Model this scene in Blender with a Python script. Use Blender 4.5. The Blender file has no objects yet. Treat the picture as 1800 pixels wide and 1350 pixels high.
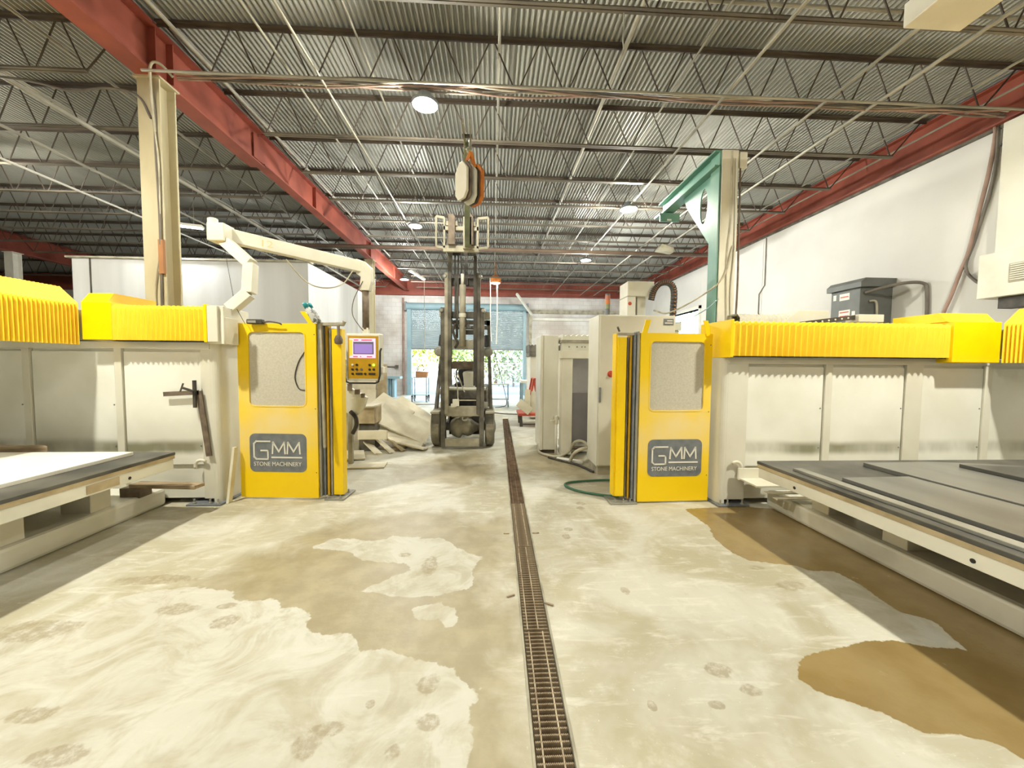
import bpy, bmesh, math, random
from mathutils import Vector, Matrix, noise
random.seed(7)
PI = math.pi
scene = bpy.context.scene
C = scene.collection

# ---------------------------------------------------------------- camera
FPX = 676.0
cam_d = bpy.data.cameras.new('camera'); cam = bpy.data.objects.new('camera', cam_d); C.objects.link(cam)
cam_d.sensor_width = 36.0; cam_d.lens = 36.0 * FPX / 1800.0; cam_d.clip_start = 0.05; cam_d.clip_end = 300
yaw, pitch, roll = math.radians(2.903), math.radians(-2.937), 0.008
fw = Vector((math.sin(yaw)*math.cos(pitch), math.cos(yaw)*math.cos(pitch), math.sin(pitch)))
r0 = Vector((math.cos(yaw), -math.sin(yaw), 0)); u0 = r0.cross(fw)
rt = r0*math.cos(roll) + u0*math.sin(roll); up = u0*math.cos(roll) - r0*math.sin(roll)
mw = Matrix((rt, up, -fw)).transposed().to_4x4(); mw.translation = (0, 0, 1.5)
cam.matrix_world = mw
scene.camera = cam

# ---------------------------------------------------------------- sky, sun, exposure
world = bpy.data.worlds.new('sky'); scene.world = world; world.use_nodes = True
nt = world.node_tree; bg = nt.nodes['Background']
sky = nt.nodes.new('ShaderNodeTexSky'); sky.sky_type = 'NISHITA'; sky.sun_disc = False
sky.sun_elevation = math.radians(48); sky.sun_rotation = math.radians(200); sky.air_density = 1.4; sky.dust_density = 2.0
nt.links.new(sky.outputs[0], bg.inputs[0]); bg.inputs[1].default_value = 3.0
sd = bpy.data.lights.new('sun', 'SUN'); sd.energy = 4.0; sd.angle = math.radians(1.0); sd.color = (1, .95, .84)
sun = bpy.data.objects.new('sun', sd); C.objects.link(sun); sun.rotation_euler = (math.radians(42), 0, math.radians(-20))
scene.view_settings.view_transform = 'Standard'; scene.view_settings.look = 'None'
scene.view_settings.gamma = 1.0; scene.view_settings.use_curve_mapping = False
scene.view_settings.exposure = 0.18
scene.cycles.use_adaptive_sampling = True; scene.cycles.adaptive_threshold = .06
scene.cycles.max_bounces = 6; scene.cycles.diffuse_bounces = 3; scene.cycles.glossy_bounces = 2; scene.cycles.transmission_bounces = 2
scene.cycles.caustics_reflective = False; scene.cycles.caustics_refractive = False
WARM = (1.0, .985, .86); NEUT = (.98, 1.0, .97)
LAMP_W = 360.0

# ---------------------------------------------------------------- materials
def lin(c):
    def f(v):
        v /= 255.0
        return v/12.92 if v <= .04045 else ((v+.055)/1.055)**2.4
    return (f(c[0]), f(c[1]), f(c[2]), 1.0)
MATS = {}
def M(name, c, c2=None, sc=6.0, rough=.5, metal=0.0, bump=0.0, lo=.38, hi=.66, stretch=(1, 1, 1), emit=0.0, alpha=None, spec=.5, bsc=None):
    m = bpy.data.materials.new(name); m.use_nodes = True; n = m.node_tree; L = n.links
    b = n.nodes['Principled BSDF']
    b.inputs['Roughness'].default_value = rough; b.inputs['Metallic'].default_value = metal
    b.inputs['Specular IOR Level'].default_value = spec
    b.inputs['Base Color'].default_value = lin(c)
    if c2 or bump:
        tc = n.nodes.new('ShaderNodeTexCoord'); mp = n.nodes.new('ShaderNodeMapping'); mp.inputs['Scale'].default_value = stretch
        L.new(tc.outputs['Object'], mp.inputs[0])
    if c2:
        nz = n.nodes.new('ShaderNodeTexNoise'); nz.inputs['Scale'].default_value = sc; nz.inputs['Detail'].default_value = 6
        L.new(mp.outputs[0], nz.inputs['Vector'])
        rp = n.nodes.new('ShaderNodeValToRGB'); rp.color_ramp.elements[0].position = lo; rp.color_ramp.elements[1].position = hi
        rp.color_ramp.elements[0].color = lin(c); rp.color_ramp.elements[1].color = lin(c2)
        L.new(nz.outputs['Fac'], rp.inputs[0]); L.new(rp.outputs[0], b.inputs['Base Color'])
    if bump:
        nb = n.nodes.new('ShaderNodeTexNoise'); nb.inputs['Scale'].default_value = bsc or sc*4; nb.inputs['Detail'].default_value = 5
        L.new(mp.outputs[0], nb.inputs['Vector'])
        bp = n.nodes.new('ShaderNodeBump'); bp.inputs['Strength'].default_value = bump; bp.inputs['Distance'].default_value = .02
        L.new(nb.outputs['Fac'], bp.inputs['Height']); L.new(bp.outputs[0], b.inputs['Normal'])
    if emit:
        b.inputs['Emission Color'].default_value = lin(c); b.inputs['Emission Strength'].default_value = emit
    if alpha is not None: b.inputs['Alpha'].default_value = alpha
    MATS[name] = m
    return m
yel = M('yellow_paint', (252, 212, 0), (248, 204, 4), 4, .38)
yel_d = M('yellow_paint_dusty', (252, 212, 0), (248, 206, 4), 1.6, .5)
def zband(mat, col, zc, zw, amount, sc=2.0, stretch=(1, 1, 1)):      # dust or spray stain around a given height
    n = mat.node_tree; L = n.links; b = n.nodes['Principled BSDF']; src = b.inputs['Base Color'].links[0].from_socket
    tc = n.nodes.new('ShaderNodeTexCoord'); sp = n.nodes.new('ShaderNodeSeparateXYZ'); L.new(tc.outputs['Object'], sp.inputs[0])
    mp = n.nodes.new('ShaderNodeMapping'); mp.inputs['Scale'].default_value = stretch; L.new(tc.outputs['Object'], mp.inputs[0])
    nz = n.nodes.new('ShaderNodeTexNoise'); nz.inputs['Scale'].default_value = sc; nz.inputs['Detail'].default_value = 5; L.new(mp.outputs[0], nz.inputs['Vector'])
    def mth(op, a, c=None):
        q = n.nodes.new('ShaderNodeMath'); q.operation = op
        for i, v in enumerate((a, c)):
            if v is None: continue
            if isinstance(v, (int, float)): q.inputs[i].default_value = v
            else: L.new(v, q.inputs[i])
        return q.outputs[0]
    d = mth('ADD', mth('SUBTRACT', sp.outputs[2], zc), mth('MULTIPLY', mth('SUBTRACT', nz.outputs['Fac'], .5), zw*1.2))
    mr = n.nodes.new('ShaderNodeMapRange'); mr.interpolation_type = 'SMOOTHSTEP'
    mr.inputs['From Min'].default_value = zw; mr.inputs['From Max'].default_value = zw*.2; L.new(mth('ABSOLUTE', d), mr.inputs['Value'])
    rs = n.nodes.new('ShaderNodeMapRange'); rs.inputs['From Min'].default_value = .3; rs.inputs['From Max'].default_value = .6; L.new(nz.outputs['Fac'], rs.inputs['Value'])
    f = mth('MULTIPLY', mth('MULTIPLY', mr.outputs[0], rs.outputs[0]), amount)
    mx = n.nodes.new('ShaderNodeMix'); mx.data_type = 'RGBA'; L.new(f, mx.inputs['Factor']); L.new(src, mx.inputs[6]); mx.inputs[7].default_value = lin(col)
    L.new(mx.outputs[2], b.inputs['Base Color'])
zband(yel_d, (240, 216, 150), .85, .6, .95, 1.5)
yel_b = M('yellow_bellows', (252, 212, 44), (248, 202, 30), 5, .6, lo=.3, hi=.7)
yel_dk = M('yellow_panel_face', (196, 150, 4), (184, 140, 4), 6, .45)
bei = M('beige_paint', (224, 220, 204), (211, 206, 188), 2.2, .48, lo=.35, hi=.75)
bei_w = M('beige_paint_wet_stained', (228, 225, 211), (184, 181, 163), 1.1, .42, lo=.5, hi=.78, stretch=(.5, 1, 1.6))
sheet_m = M('saw_wall_sheet', (238, 236, 225), (226, 223, 209), 1.6, .45)
zband(sheet_m, (120, 116, 84), .62, .10, .85, 1.6, (1, 1, .4))
bei_l = M('beige_paint_light', (228, 223, 206), (216, 210, 190), 3, .5)
grn = M('teal_paint', (100, 146, 128), (120, 158, 138), 3, .45)
redb = M('red_oxide_beam', (162, 84, 66), (136, 67, 52), 2.2, .6, bump=.05)
redp = M('red_pale_beam', (206, 106, 88), (184, 84, 66), 1.5, .6)
joi = M('joist_brown_steel', (74, 63, 54), (98, 88, 77), 1.2, .6, lo=.4, hi=.65)
joi_l = M('joist_pale_steel', (124, 115, 98), (80, 70, 60), .8, .65, lo=.4, hi=.65)  # bottom chords, paler than the brown top chords
galv = M('galvanised_deck', (172, 171, 163), (150, 149, 141), .7, .55, .1, stretch=(1, .3, 1))
conduit = M('galvanised_conduit', (176, 171, 156), (142, 138, 124), 2, .55, .2)
pipe_br = M('brown_pipe', (104, 84, 70), (126, 106, 88), 2, .5)
wht = M('white_paint', (236, 232, 220), (222, 218, 206), 3, .5)
wallp = M('wall_paint', (226, 223, 216), (205, 202, 196), .55, .7, bump=.04, lo=.35, hi=.72, bsc=30)
dryw = M('partition_paint', (214, 213, 210), (190, 188, 184), .7, .75, stretch=(2.4, 2.4, .25), lo=.35, hi=.75)
dust = M('dusty_grey_steel', (116, 110, 98), (70, 66, 57), 5, .7, bump=.1)
dustl = M('dusty_pale_steel', (180, 173, 152), (142, 135, 116), 5, .75, bump=.1)
dark = M('dark_steel', (52, 48, 44), (82, 76, 66), 6, .6)
blk = M('black_rubber', (24, 24, 24), (40, 38, 36), 8, .5)
tyre = M('dusty_tyre', (150, 142, 124), (112, 106, 92), 6, .85, bump=.2)
gry = M('grey_plate', (130, 134, 138), (112, 116, 120), 10, .5, .2)
gryd = M('transformer_grey', (108, 110, 106), (96, 98, 94), 4, .5)
alu = M('aluminium_profile', (170, 168, 158), (146, 144, 134), 3, .45, .4)
frost = M('frosted_window', (204, 198, 182), (188, 182, 164), 60, .55, lo=.3, hi=.7)
letter = M('silver_lettering', (226, 222, 210), None, rough=.5)
stone_w = M('white_stone', (246, 244, 234), (240, 236, 222), 3, .35)
stone_p = M('pale_stone', (230, 222, 198), (208, 197, 168), 3, .7, bump=.05)
stone_t = M('tan_stone', (188, 170, 136), (160, 142, 108), 6, .7, bump=.05)
stone_d = M('dark_stone', (72, 72, 70), (98, 97, 92), 2.2, .3, stretch=(1, .35, 1))
stone_g = M('grey_stone', (120, 119, 113), (88, 87, 83), 2.2, .32, stretch=(1, .35, 1))
rub = M('black_table_mat', (58, 58, 56), (96, 94, 86), 3, .45)
wood = M('weathered_wood', (168, 148, 118), (130, 112, 88), 5, .75, stretch=(1, 6, 6), bump=.1)
rust = M('rusty_steel', (98, 84, 71), (132, 116, 98), 9, .7)
orange = M('orange_paint', (214, 128, 44), (190, 110, 60), 6, .5)
redc = M('red_cart_paint', (206, 84, 58), (186, 72, 50), 5, .55)
hose_g = M('green_hose', (52, 104, 76), None, rough=.45)
hose_w = M('pale_hose', (196, 188, 166), (160, 152, 130), 5, .6)
teal = M('teal_cap', (18, 140, 146), None, rough=.35)
glow = M('lamp_lens', (255, 246, 222), None, emit=9.0)
glow_d = M('added_glow_lens', (250, 248, 240), None, emit=1.1)  # glow added to the lenses of lamps that hang unlit
colm = M('column_paint', (206, 196, 166), (184, 172, 138), 2.0, .55, stretch=(1, 1, .35))
glow_c = M('led_lens', (244, 250, 255), None, emit=9.0)
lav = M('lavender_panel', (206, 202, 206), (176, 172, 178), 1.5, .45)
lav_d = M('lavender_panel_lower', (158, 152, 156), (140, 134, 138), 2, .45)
scr_p = M('screen_pink', (238, 196, 226), None, rough=.3, emit=.55)
scr_v = M('screen_violet', (140, 118, 190), None, rough=.3, emit=.45)
scr_d = M('screen_grey', (96, 92, 110), None, rough=.3, emit=.3)
scr_y = M('screen_amber', (246, 190, 70), None, rough=.3, emit=.5)
scr_r = M('screen_red', (220, 70, 110), None, rough=.3, emit=.4)
led_g = M('led_green', (150, 255, 60), None, emit=2.5)
blue_b = M('blue_grey_steel', (136, 164, 174), (148, 174, 182), 3, .4)
curtain = M('door_curtain', (160, 174, 180), (146, 160, 168), 2, .5, .15)
drainm = M('rusted_grate', (196, 180, 152), (140, 118, 92), 14, .6, .1)
drain_r = M('brown_covered_grate', (138, 114, 90), (108, 86, 66), 10, .75)
trench = M('trench_mud', (84, 66, 50), (60, 46, 36), 9, .6)
leaf1 = M('leaf_yellow_green', (138, 152, 30), (176, 180, 60), 3, .6)
leaf2 = M('leaf_green', (88, 116, 48), (128, 144, 80), 3, .6)
leaf3 = M('leaf_grey_green', (112, 130, 96), (144, 152, 122), 3, .6)
bark = M('bark', (104, 86, 66), (84, 68, 52), 8, .8)
earth = M('outdoor_ground', (116, 118, 120), (104, 104, 102), .8, .9)
cardb = M('cardboard', (178, 128, 86), (160, 112, 74), 4, .8)
blue_t = M('blue_bin_plastic', (70, 160, 200), None, rough=.5)
cable_m = M('grey_cable', (120, 112, 102), (96, 88, 80), 4, .6)
pink_c = M('dusty_pink_cable', (168, 138, 124), (140, 116, 102), 4, .65)

# ---------------------------------------------------------------- mesh helpers
class MB:
    def __init__(s): s.v = []; s.f = []
    def box(s, a, b):
        x0, y0, z0 = a; x1, y1, z1 = b; n = len(s.v)
        s.v += [(x0,y0,z0),(x1,y0,z0),(x1,y1,z0),(x0,y1,z0),(x0,y0,z1),(x1,y0,z1),(x1,y1,z1),(x0,y1,z1)]
        s.f += [tuple(n+i for i in q) for q in ((0,3,2,1),(4,5,6,7),(0,1,5,4),(1,2,6,5),(2,3,7,6),(3,0,4,7))]
        return s
    def obox(s, c, size, rot):            # oriented box; rot = Euler tuple
        R = Matrix.Rotation(rot[2],3,'Z') @ Matrix.Rotation(rot[1],3,'Y') @ Matrix.Rotation(rot[0],3,'X')
        n = len(s.v); t = MB().box([-d/2 for d in size],[d/2 for d in size])
        s.v += [tuple(R @ Vector(p) + Vector(c)) for p in t.v]; s.f += [tuple(n+i for i in q) for q in t.f]
        return s
    def bar(s, p, q, w, h=None, upv=(0,0,1)):   # rectangular bar from p to q
        p, q = Vector(p), Vector(q); d = (q-p).normalized(); h = h or w
        u = Vector(upv)
        if abs(d.dot(u)) > .98: u = Vector((0,1,0))
        a = d.cross(u).normalized(); b = a.cross(d).normalized(); n = len(s.v)
        for e in (p, q):
            for i, j in ((-1,-1),(1,-1),(1,1),(-1,1)): s.v.append(tuple(e + a*(w/2*i) + b*(h/2*j)))
        s.f += [tuple(n+i for i in f) for f in ((0,1,2,3),(7,6,5,4),(0,4,5,1),(1,5,6,2),(2,6,7,3),(3,7,4,0))]
        return s
    def tube(s, pts, r, n=8, closed=False):
        pts = [Vector(p) for p in pts]; base = len(s.v); m = len(pts); prev = None
        for i, p in enumerate(pts):
            if closed: d = pts[(i+1) % m] - pts[i-1]
            else: d = pts[min(i+1, m-1)] - pts[max(i-1, 0)]
            d.normalize()
            if prev is None:
                u = Vector((0,0,1)) if abs(d.z) < .9 else Vector((0,1,0))
                a = d.cross(u).normalized()
            else:
                a = (prev - d*prev.dot(d)).normalized()
            prev = a; b = d.cross(a)
            rr = r[i] if isinstance(r, (list, tuple)) else r
            for k in range(n):
                t = 2*PI*k/n; s.v.append(tuple(p + a*(rr*math.cos(t)) + b*(rr*math.sin(t))))
        for i in range(m if closed else m-1):
            j = (i+1) % m
            for k in range(n):
                k2 = (k+1) % n; s.f.append((base+i*n+k, base+i*n+k2, base+j*n+k2, base+j*n+k))
        if not closed:
            s.f.append(tuple(base+k for k in reversed(range(n)))); s.f.append(tuple(base+(m-1)*n+k for k in range(n)))
        return s
    def cyl(s, p, q, r, n=12): return s.tube([p, q], r, n)
    def lathe(s, c, prof, n=16, axis='z'):      # prof: (r, h) list
        base = len(s.v)
        for r, h in prof:
            for k in range(n):
                t = 2*PI*k/n; a, b = r*math.cos(t), r*math.sin(t)
                o = {'z': (a,b,h), 'x': (h,a,b), 'y': (b,h,a)}[axis]
                s.v.append((c[0]+o[0], c[1]+o[1], c[2]+o[2]))
        for i in range(len(prof)-1):
            for k in range(n):
                k2 = (k+1) % n; s.f.append((base+i*n+k, base+i*n+k2, base+(i+1)*n+k2, base+(i+1)*n+k))
        s.f.append(tuple(base+k for k in reversed(range(n)))); s.f.append(tuple(base+(len(prof)-1)*n+k for k in range(n)))
        return s
    def prism(s, poly, axis, a, b):             # poly in the plane normal to axis; extruded from a to b
        n = len(s.v); m = len(poly)
        for h in (a, b):
            for p in poly:
                s.v.append({'x': (h,p[0],p[1]), 'y': (p[0],h,p[1]), 'z': (p[0],p[1],h)}[axis])
        s.f.append(tuple(n+i for i in range(m))); s.f.append(tuple(n+m+i for i in reversed(range(m))))
        for i in range(m):
            j = (i+1) % m; s.f.append((n+j, n+i, n+m+i, n+m+j))
        return s
    def mesh(s, name):
        me = bpy.data.meshes.new(name); me.from_pydata(s.v, [], s.f); me.update()
        bm = bmesh.new(); bm.from_mesh(me); bmesh.ops.recalc_face_normals(bm, faces=bm.faces); bm.to_mesh(me); bm.free()
        return me
def link(name, me, mat, parent=None, loc=None):
    o = bpy.data.objects.new(name, me); C.objects.link(o)
    if mat and not me.materials: me.materials.append(mat)
    if parent: o.parent = parent
    if loc: o.location = loc
    return o
def bevel(o, w=.006, seg=2):
    m = o.modifiers.new('bevel', 'BEVEL'); m.width = w; m.segments = seg; m.limit_method = 'ANGLE'
    return o
def smooth(o):
    for p in o.data.polygons: p.use_smooth = True
    return o
def absloc(o):
    l = Vector(o.location)
    while o.parent: o = o.parent; l = l + Vector(o.location)
    return l
def P(name, mb, mat, parent, world=True, bev=0, sm=False, label=None):     # a part of a thing
    me = mb.mesh(name); o = link(name, me, mat, parent)
    if world: o.location = -absloc(parent)
    if bev: bevel(o, bev)
    if sm: smooth(o)
    if label: o['label'] = label
    return o
def T(name, label, cat, loc=(0,0,0), rz=0, group=None):                     # an Empty that carries a thing's parts
    o = bpy.data.objects.new(name, None); o.empty_display_size = .1; C.objects.link(o)
    o.location = loc; o.rotation_euler = (0,0,rz); o['label'] = label; o['category'] = cat
    if group: o['group'] = group
    return o
def S(name, mb, mat, label, cat, group=None, bev=0, sm=False):              # a thing that is one mesh
    o = link(name, mb.mesh(name), mat); o['label'] = label; o['category'] = cat
    if group: o['group'] = group
    if bev: bevel(o, bev)
    if sm: smooth(o)
    return o
def ST(name, mb, mat, parent=None, bev=0):
    o = link(name, mb.mesh(name), mat, parent)
    if not parent: o['kind'] = 'structure'
    if bev: bevel(o, bev)
    return o
def dup(root, loc, label=None, group=None):
    r = root.copy(); C.objects.link(r); r.location = loc
    if label: r['label'] = label
    if group: r['group'] = group
    for ch in root.children:
        c = ch.copy(); C.objects.link(c); c.parent = r
        for g in ch.children:
            d = g.copy(); C.objects.link(d); d.parent = c
    return r
def text_mb(body, width, height, depth=.002):      # upright lettering in the XZ plane, origin bottom left, facing -Y
    cu = bpy.data.curves.new('lettering', 'FONT'); cu.body = body; cu.extrude = .5*depth
    o = bpy.data.objects.new('lettering', cu); C.objects.link(o)
    bpy.context.view_layer.update()
    me = bpy.data.meshes.new_from_object(o.evaluated_get(bpy.context.evaluated_depsgraph_get()))
    C.objects.unlink(o); bpy.data.objects.remove(o); bpy.data.curves.remove(cu)
    xs = [v.co.x for v in me.vertices]; ys = [v.co.y for v in me.vertices]
    x0, y0 = min(xs), min(ys); sx = width/(max(xs)-x0); sy = height/(max(ys)-y0)
    mb = MB(); mb.v = [((v.co.x-x0)*sx, -v.co.z, (v.co.y-y0)*sy) for v in me.vertices]
    mb.f = [tuple(p.vertices) for p in me.polygons]
    bpy.data.meshes.remove(me)
    return mb
def moved(mb, d, rz=0):
    c, s_ = math.cos(rz), math.sin(rz)
    mb.v = [(x*c - y*s_ + d[0], x*s_ + y*c + d[1], z + d[2]) for x, y, z in mb.v]
    return mb
def arc(c, r, a0, a1, n, plane='xz'):
    out = []
    for i in range(n+1):
        t = a0 + (a1-a0)*i/n; p, q = r*math.cos(t), r*math.sin(t)
        out.append({'xz': (c[0]+p, c[1], c[2]+q), 'yz': (c[0], c[1]+p, c[2]+q), 'xy': (c[0]+p, c[1]+q, c[2])}[plane])
    return out
def spline(pts, n=8):
    pts = [Vector(p) for p in pts]; q = [pts[0]*2-pts[1]] + pts + [pts[-1]*2-pts[-2]]; out = []
    for i in range(1, len(q)-2):
        a, b, c, d = q[i-1:i+3]
        for k in range(n):
            t = k/n
            out.append(.5*((2*b) + (c-a)*t + (2*a-5*b+4*c-d)*t*t + (3*b-a-3*c+d)*t**3))
    out.append(pts[-1]); return out
def rrect(x0, z0, x1, z1, r, n=5):
    out = []
    for cx, cz, a in ((x1-r, z1-r, 0), (x0+r, z1-r, PI/2), (x0+r, z0+r, PI), (x1-r, z0+r, 1.5*PI)):
        for i in range(n+1):
            t = a + PI/2*i/n; out.append((cx+r*math.cos(t), cz+r*math.sin(t)))
    return out
def ring_plate(mb, outer, inner, y0, y1):     # plate in XZ with a hole; both loops have equal counts
    n = len(mb.v); m = len(outer)
    for y in (y0, y1):
        for p in outer: mb.v.append((p[0], y, p[1]))
        for p in inner: mb.v.append((p[0], y, p[1]))
    for i in range(m):
        j = (i+1) % m
        mb.f += [(n+i, n+j, n+m+j, n+m+i), (n+2*m+i, n+3*m+i, n+3*m+j, n+2*m+j),
                 (n+i, n+2*m+i, n+2*m+j, n+j), (n+m+i, n+m+j, n+3*m+j, n+3*m+i)]
    return mb
def bellows(axis, a, b, pitch, prof, depth):  # pleated cover: open profile swept along axis
    mb = MB(); n = max(2, int(round((b-a)/pitch)))*2; m = len(prof)
    cx = sum(p[0] for p in prof)/m; cz = min(p[1] for p in prof)
    for i in range(n+1):
        h = a + (b-a)*i/n; k = depth if i % 2 else 0.0
        for j, p in enumerate(prof):
            d = Vector((cx-p[0], 0 if j in (0, m-1) else (cz-p[1])*.9))
            d = d.normalized()*k if k else Vector((0, 0))
            if j in (0, m-1): d = Vector((math.copysign(k, cx-p[0]), 0))
            q = (p[0]+d.x, p[1]+d.y)
            mb.v.append((h, q[0], q[1]) if axis == 'x' else (q[0], h, q[1]))
    for i in range(n):
        for j in range(m-1):
            mb.f.append((i*m+j, i*m+j+1, (i+1)*m+j+1, (i+1)*m+j))
    return mb
ORD = ['first','second','third','fourth','fifth','sixth','seventh','eighth','ninth','tenth','eleventh','twelfth','thirteenth','fourteenth','fifteenth','sixteenth','seventeenth','eighteenth','nineteenth','twentieth']

# ================================================================ STRUCTURE
DK = .01216; DU0, DU1 = .149, .309; DY0, DY1 = -.85, 10.66
# puddles, dry islands and damp footprints on the floor: outlines in metres
DRY = [
 [(-2.79,2.07),(-2.56,2.21),(-2.35,2.46),(-2.19,2.58),(-1.96,2.61),(-1.67,2.5),(-1.5,2.43),(-1.35,2.44),(-1.26,2.33),(-1.09,2.27),(-1.03,2.18),(-.93,2.09),(-.78,2.1),(-.71,1.99),(-.66,1.94),(-.63,2.0),(-.55,1.99),(-.49,1.94),(-.36,1.91),(-.23,1.85),(-.11,1.75),(-.05,1.67),(-.07,1.55),(-.06,1.44),(-.09,1.36),(-.12,1.0),(-.63,.6),(-2.8,.6)],
 [(-1.45,3.13),(-1.32,3.3),(-1.1,3.24),(-.91,3.24),(-.86,3.32),(-.61,3.28),(-.41,3.25),(-.28,3.09),(-.08,2.92),(-.13,2.72),(-.14,2.53),(-.31,2.44),(-.42,2.42),(-.58,2.45),(-.87,2.5),(-.71,2.66),(-.57,2.76),(-.75,2.88),(-.94,2.89),(-1.13,3.03)],
 [(-.48,2.3),(-.35,2.36),(-.19,2.3),(-.19,2.14),(-.25,2.12),(-.31,2.2),(-.45,2.23)],
 [(2.34,2.61),(2.46,2.57),(2.49,2.41),(2.46,2.14),(2.57,2.09),(2.49,1.88),(2.33,1.86),(2.25,2.0),(2.3,2.26)]]
WETSOFT = [
 [(-2.31,2.42),(-1.91,2.82),(-1.64,3.43),(-1.26,3.8),(-.61,3.93),(.14,3.62),(.19,2.74),(.15,.9),(-.1,.9),(-.64,1.62),(-1.5,2.19)],
 [(.14,6.28),(.95,6.7),(1.47,5.25),(1.26,4.74),(.75,5.27),(.28,5.28)],
 [(-1.1,6.0),(-.2,6.4),(.1,5.2),(-.3,4.6),(-1.2,5.0)]]
WETHARD = [
 [(1.54,1.79),(1.65,1.85),(1.85,1.89),(1.99,1.92),(2.2,1.94),(2.36,1.87),(2.48,1.86),(2.62,1.81),(2.67,1.54),(2.07,1.0),(2.05,1.3),(2.02,1.36),(1.91,1.41),(1.78,1.41),(1.72,1.49),(1.62,1.57),(1.51,1.62),(1.48,1.7)],
 [(2.01,3.86),(2.03,3.43),(1.94,3.2),(1.93,2.94),(1.98,2.8),(2.29,2.71),(2.33,2.65),(2.52,2.62),(2.54,2.44),(2.5,2.17),(2.62,2.08),(2.54,1.88),(2.5,1.61),(2.98,1.0),(3.1,3.8),(2.65,3.92)]]
PRINTS = [(1.12,1.77,.065,.049),(1.2,1.65,.044,.032),(1.0,1.58,.035,.022),(.71,1.59,.019,.025),(2.05,2.46,.088,.06),(1.97,2.7,.056,.029),(.89,2.44,.029,.041),(-.29,1.74,.051,.06),(-.26,1.55,.046,.04),(-.46,2.81,.054,.132),(-.68,2.98,.044,.035),(-1.63,2.38,.053,.028),(-1.54,2.23,.066,.059),(-.72,1.48,.048,.065),(-.67,1.54,.068,.033),(-.38,1.43,.032,.036),(-1.95,1.65,.11,.04),(-1.91,2.36,.112,.055),(-.53,1.65,.02,.021),(.7,3.41,.035,.034),(.65,3.26,.039,.052),(.96,4.05,.054,.049),(.93,3.92,.046,.045),(-2.32,2.69,.238,.057),(-2.53,2.19,.227,.085),(-1.64,1.47,.109,.043)]
def sdf(p, poly):
    x, y = p; d = 1e9; ins = False; n = len(poly)
    for i in range(n):
        x1, y1 = poly[i]; x2, y2 = poly[(i+1) % n]
        dx, dy = x2-x1, y2-y1; t = max(0, min(1, ((x-x1)*dx+(y-y1)*dy)/(dx*dx+dy*dy+1e-12)))
        e = (x-x1-t*dx)**2+(y-y1-t*dy)**2
        if e < d: d = e
        if (y1 > y) != (y2 > y) and x < dx*(y-y1)/(dy)+x1: ins = not ins
    d = math.sqrt(d)
    return d if ins else -d
def steps(a, b, st):
    n = max(1, int(round((b-a)/st))); return [a+(b-a)*i/n for i in range(n)]
us = steps(-26, -6, 4)+steps(-6, -3.6, .6)+steps(-3.6, DU0, .05)+[DU0]+steps(DU1, 3.2, .05)+steps(3.2, 7.2, 1)+[7.2]
ys = steps(-8, DY0, 2)+steps(DY0, 1.0, .2)+steps(1.0, 4.4, .05)+steps(4.4, 7.0, .15)+steps(7.0, DY1, .6)+steps(DY1, 18.9, 2)+[18.9]
fv, ff, hard, soft, dry = [], [], [], [], []
def bbd(p, poly, m=.5):
    xs_ = [q[0] for q in poly]; ys_ = [q[1] for q in poly]
    return min(xs_)-m < p[0] < max(xs_)+m and min(ys_)-m < p[1] < max(ys_)+m
for y in ys:
    for u in us:
        x = u + DK*min(max(y, DY0), DY1); fv.append((x, y, 0)); p = (x, y)
        h = s_ = d = -.5
        for q in WETHARD:
            if bbd(p, q): h = max(h, sdf(p, q))
        for q in WETSOFT:
            if bbd(p, q): s_ = max(s_, sdf(p, q))
        for q in DRY:
            if bbd(p, q): d = max(d, sdf(p, q))
        hard.append(max(-.5, min(.5, h))); soft.append(max(-.5, min(.5, s_))); dry.append(max(-.5, min(.5, d)))
nu = len(us); iu = us.index(DU0); 
for j in range(len(ys)-1):
    for i in range(nu-1):
        if i == iu and DY0-1e-6 <= ys[j] < DY1-1e-6: continue
        ff.append((j*nu+i, j*nu+i+1, (j+1)*nu+i+1, (j+1)*nu+i))
me = bpy.data.meshes.new('floor'); me.from_pydata(fv, [], ff)
for nm, dat in (('hard', hard), ('soft', soft), ('dry', dry)):
    at = me.attributes.new(nm, 'FLOAT', 'POINT'); at.data.foreach_set('value', dat)
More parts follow.
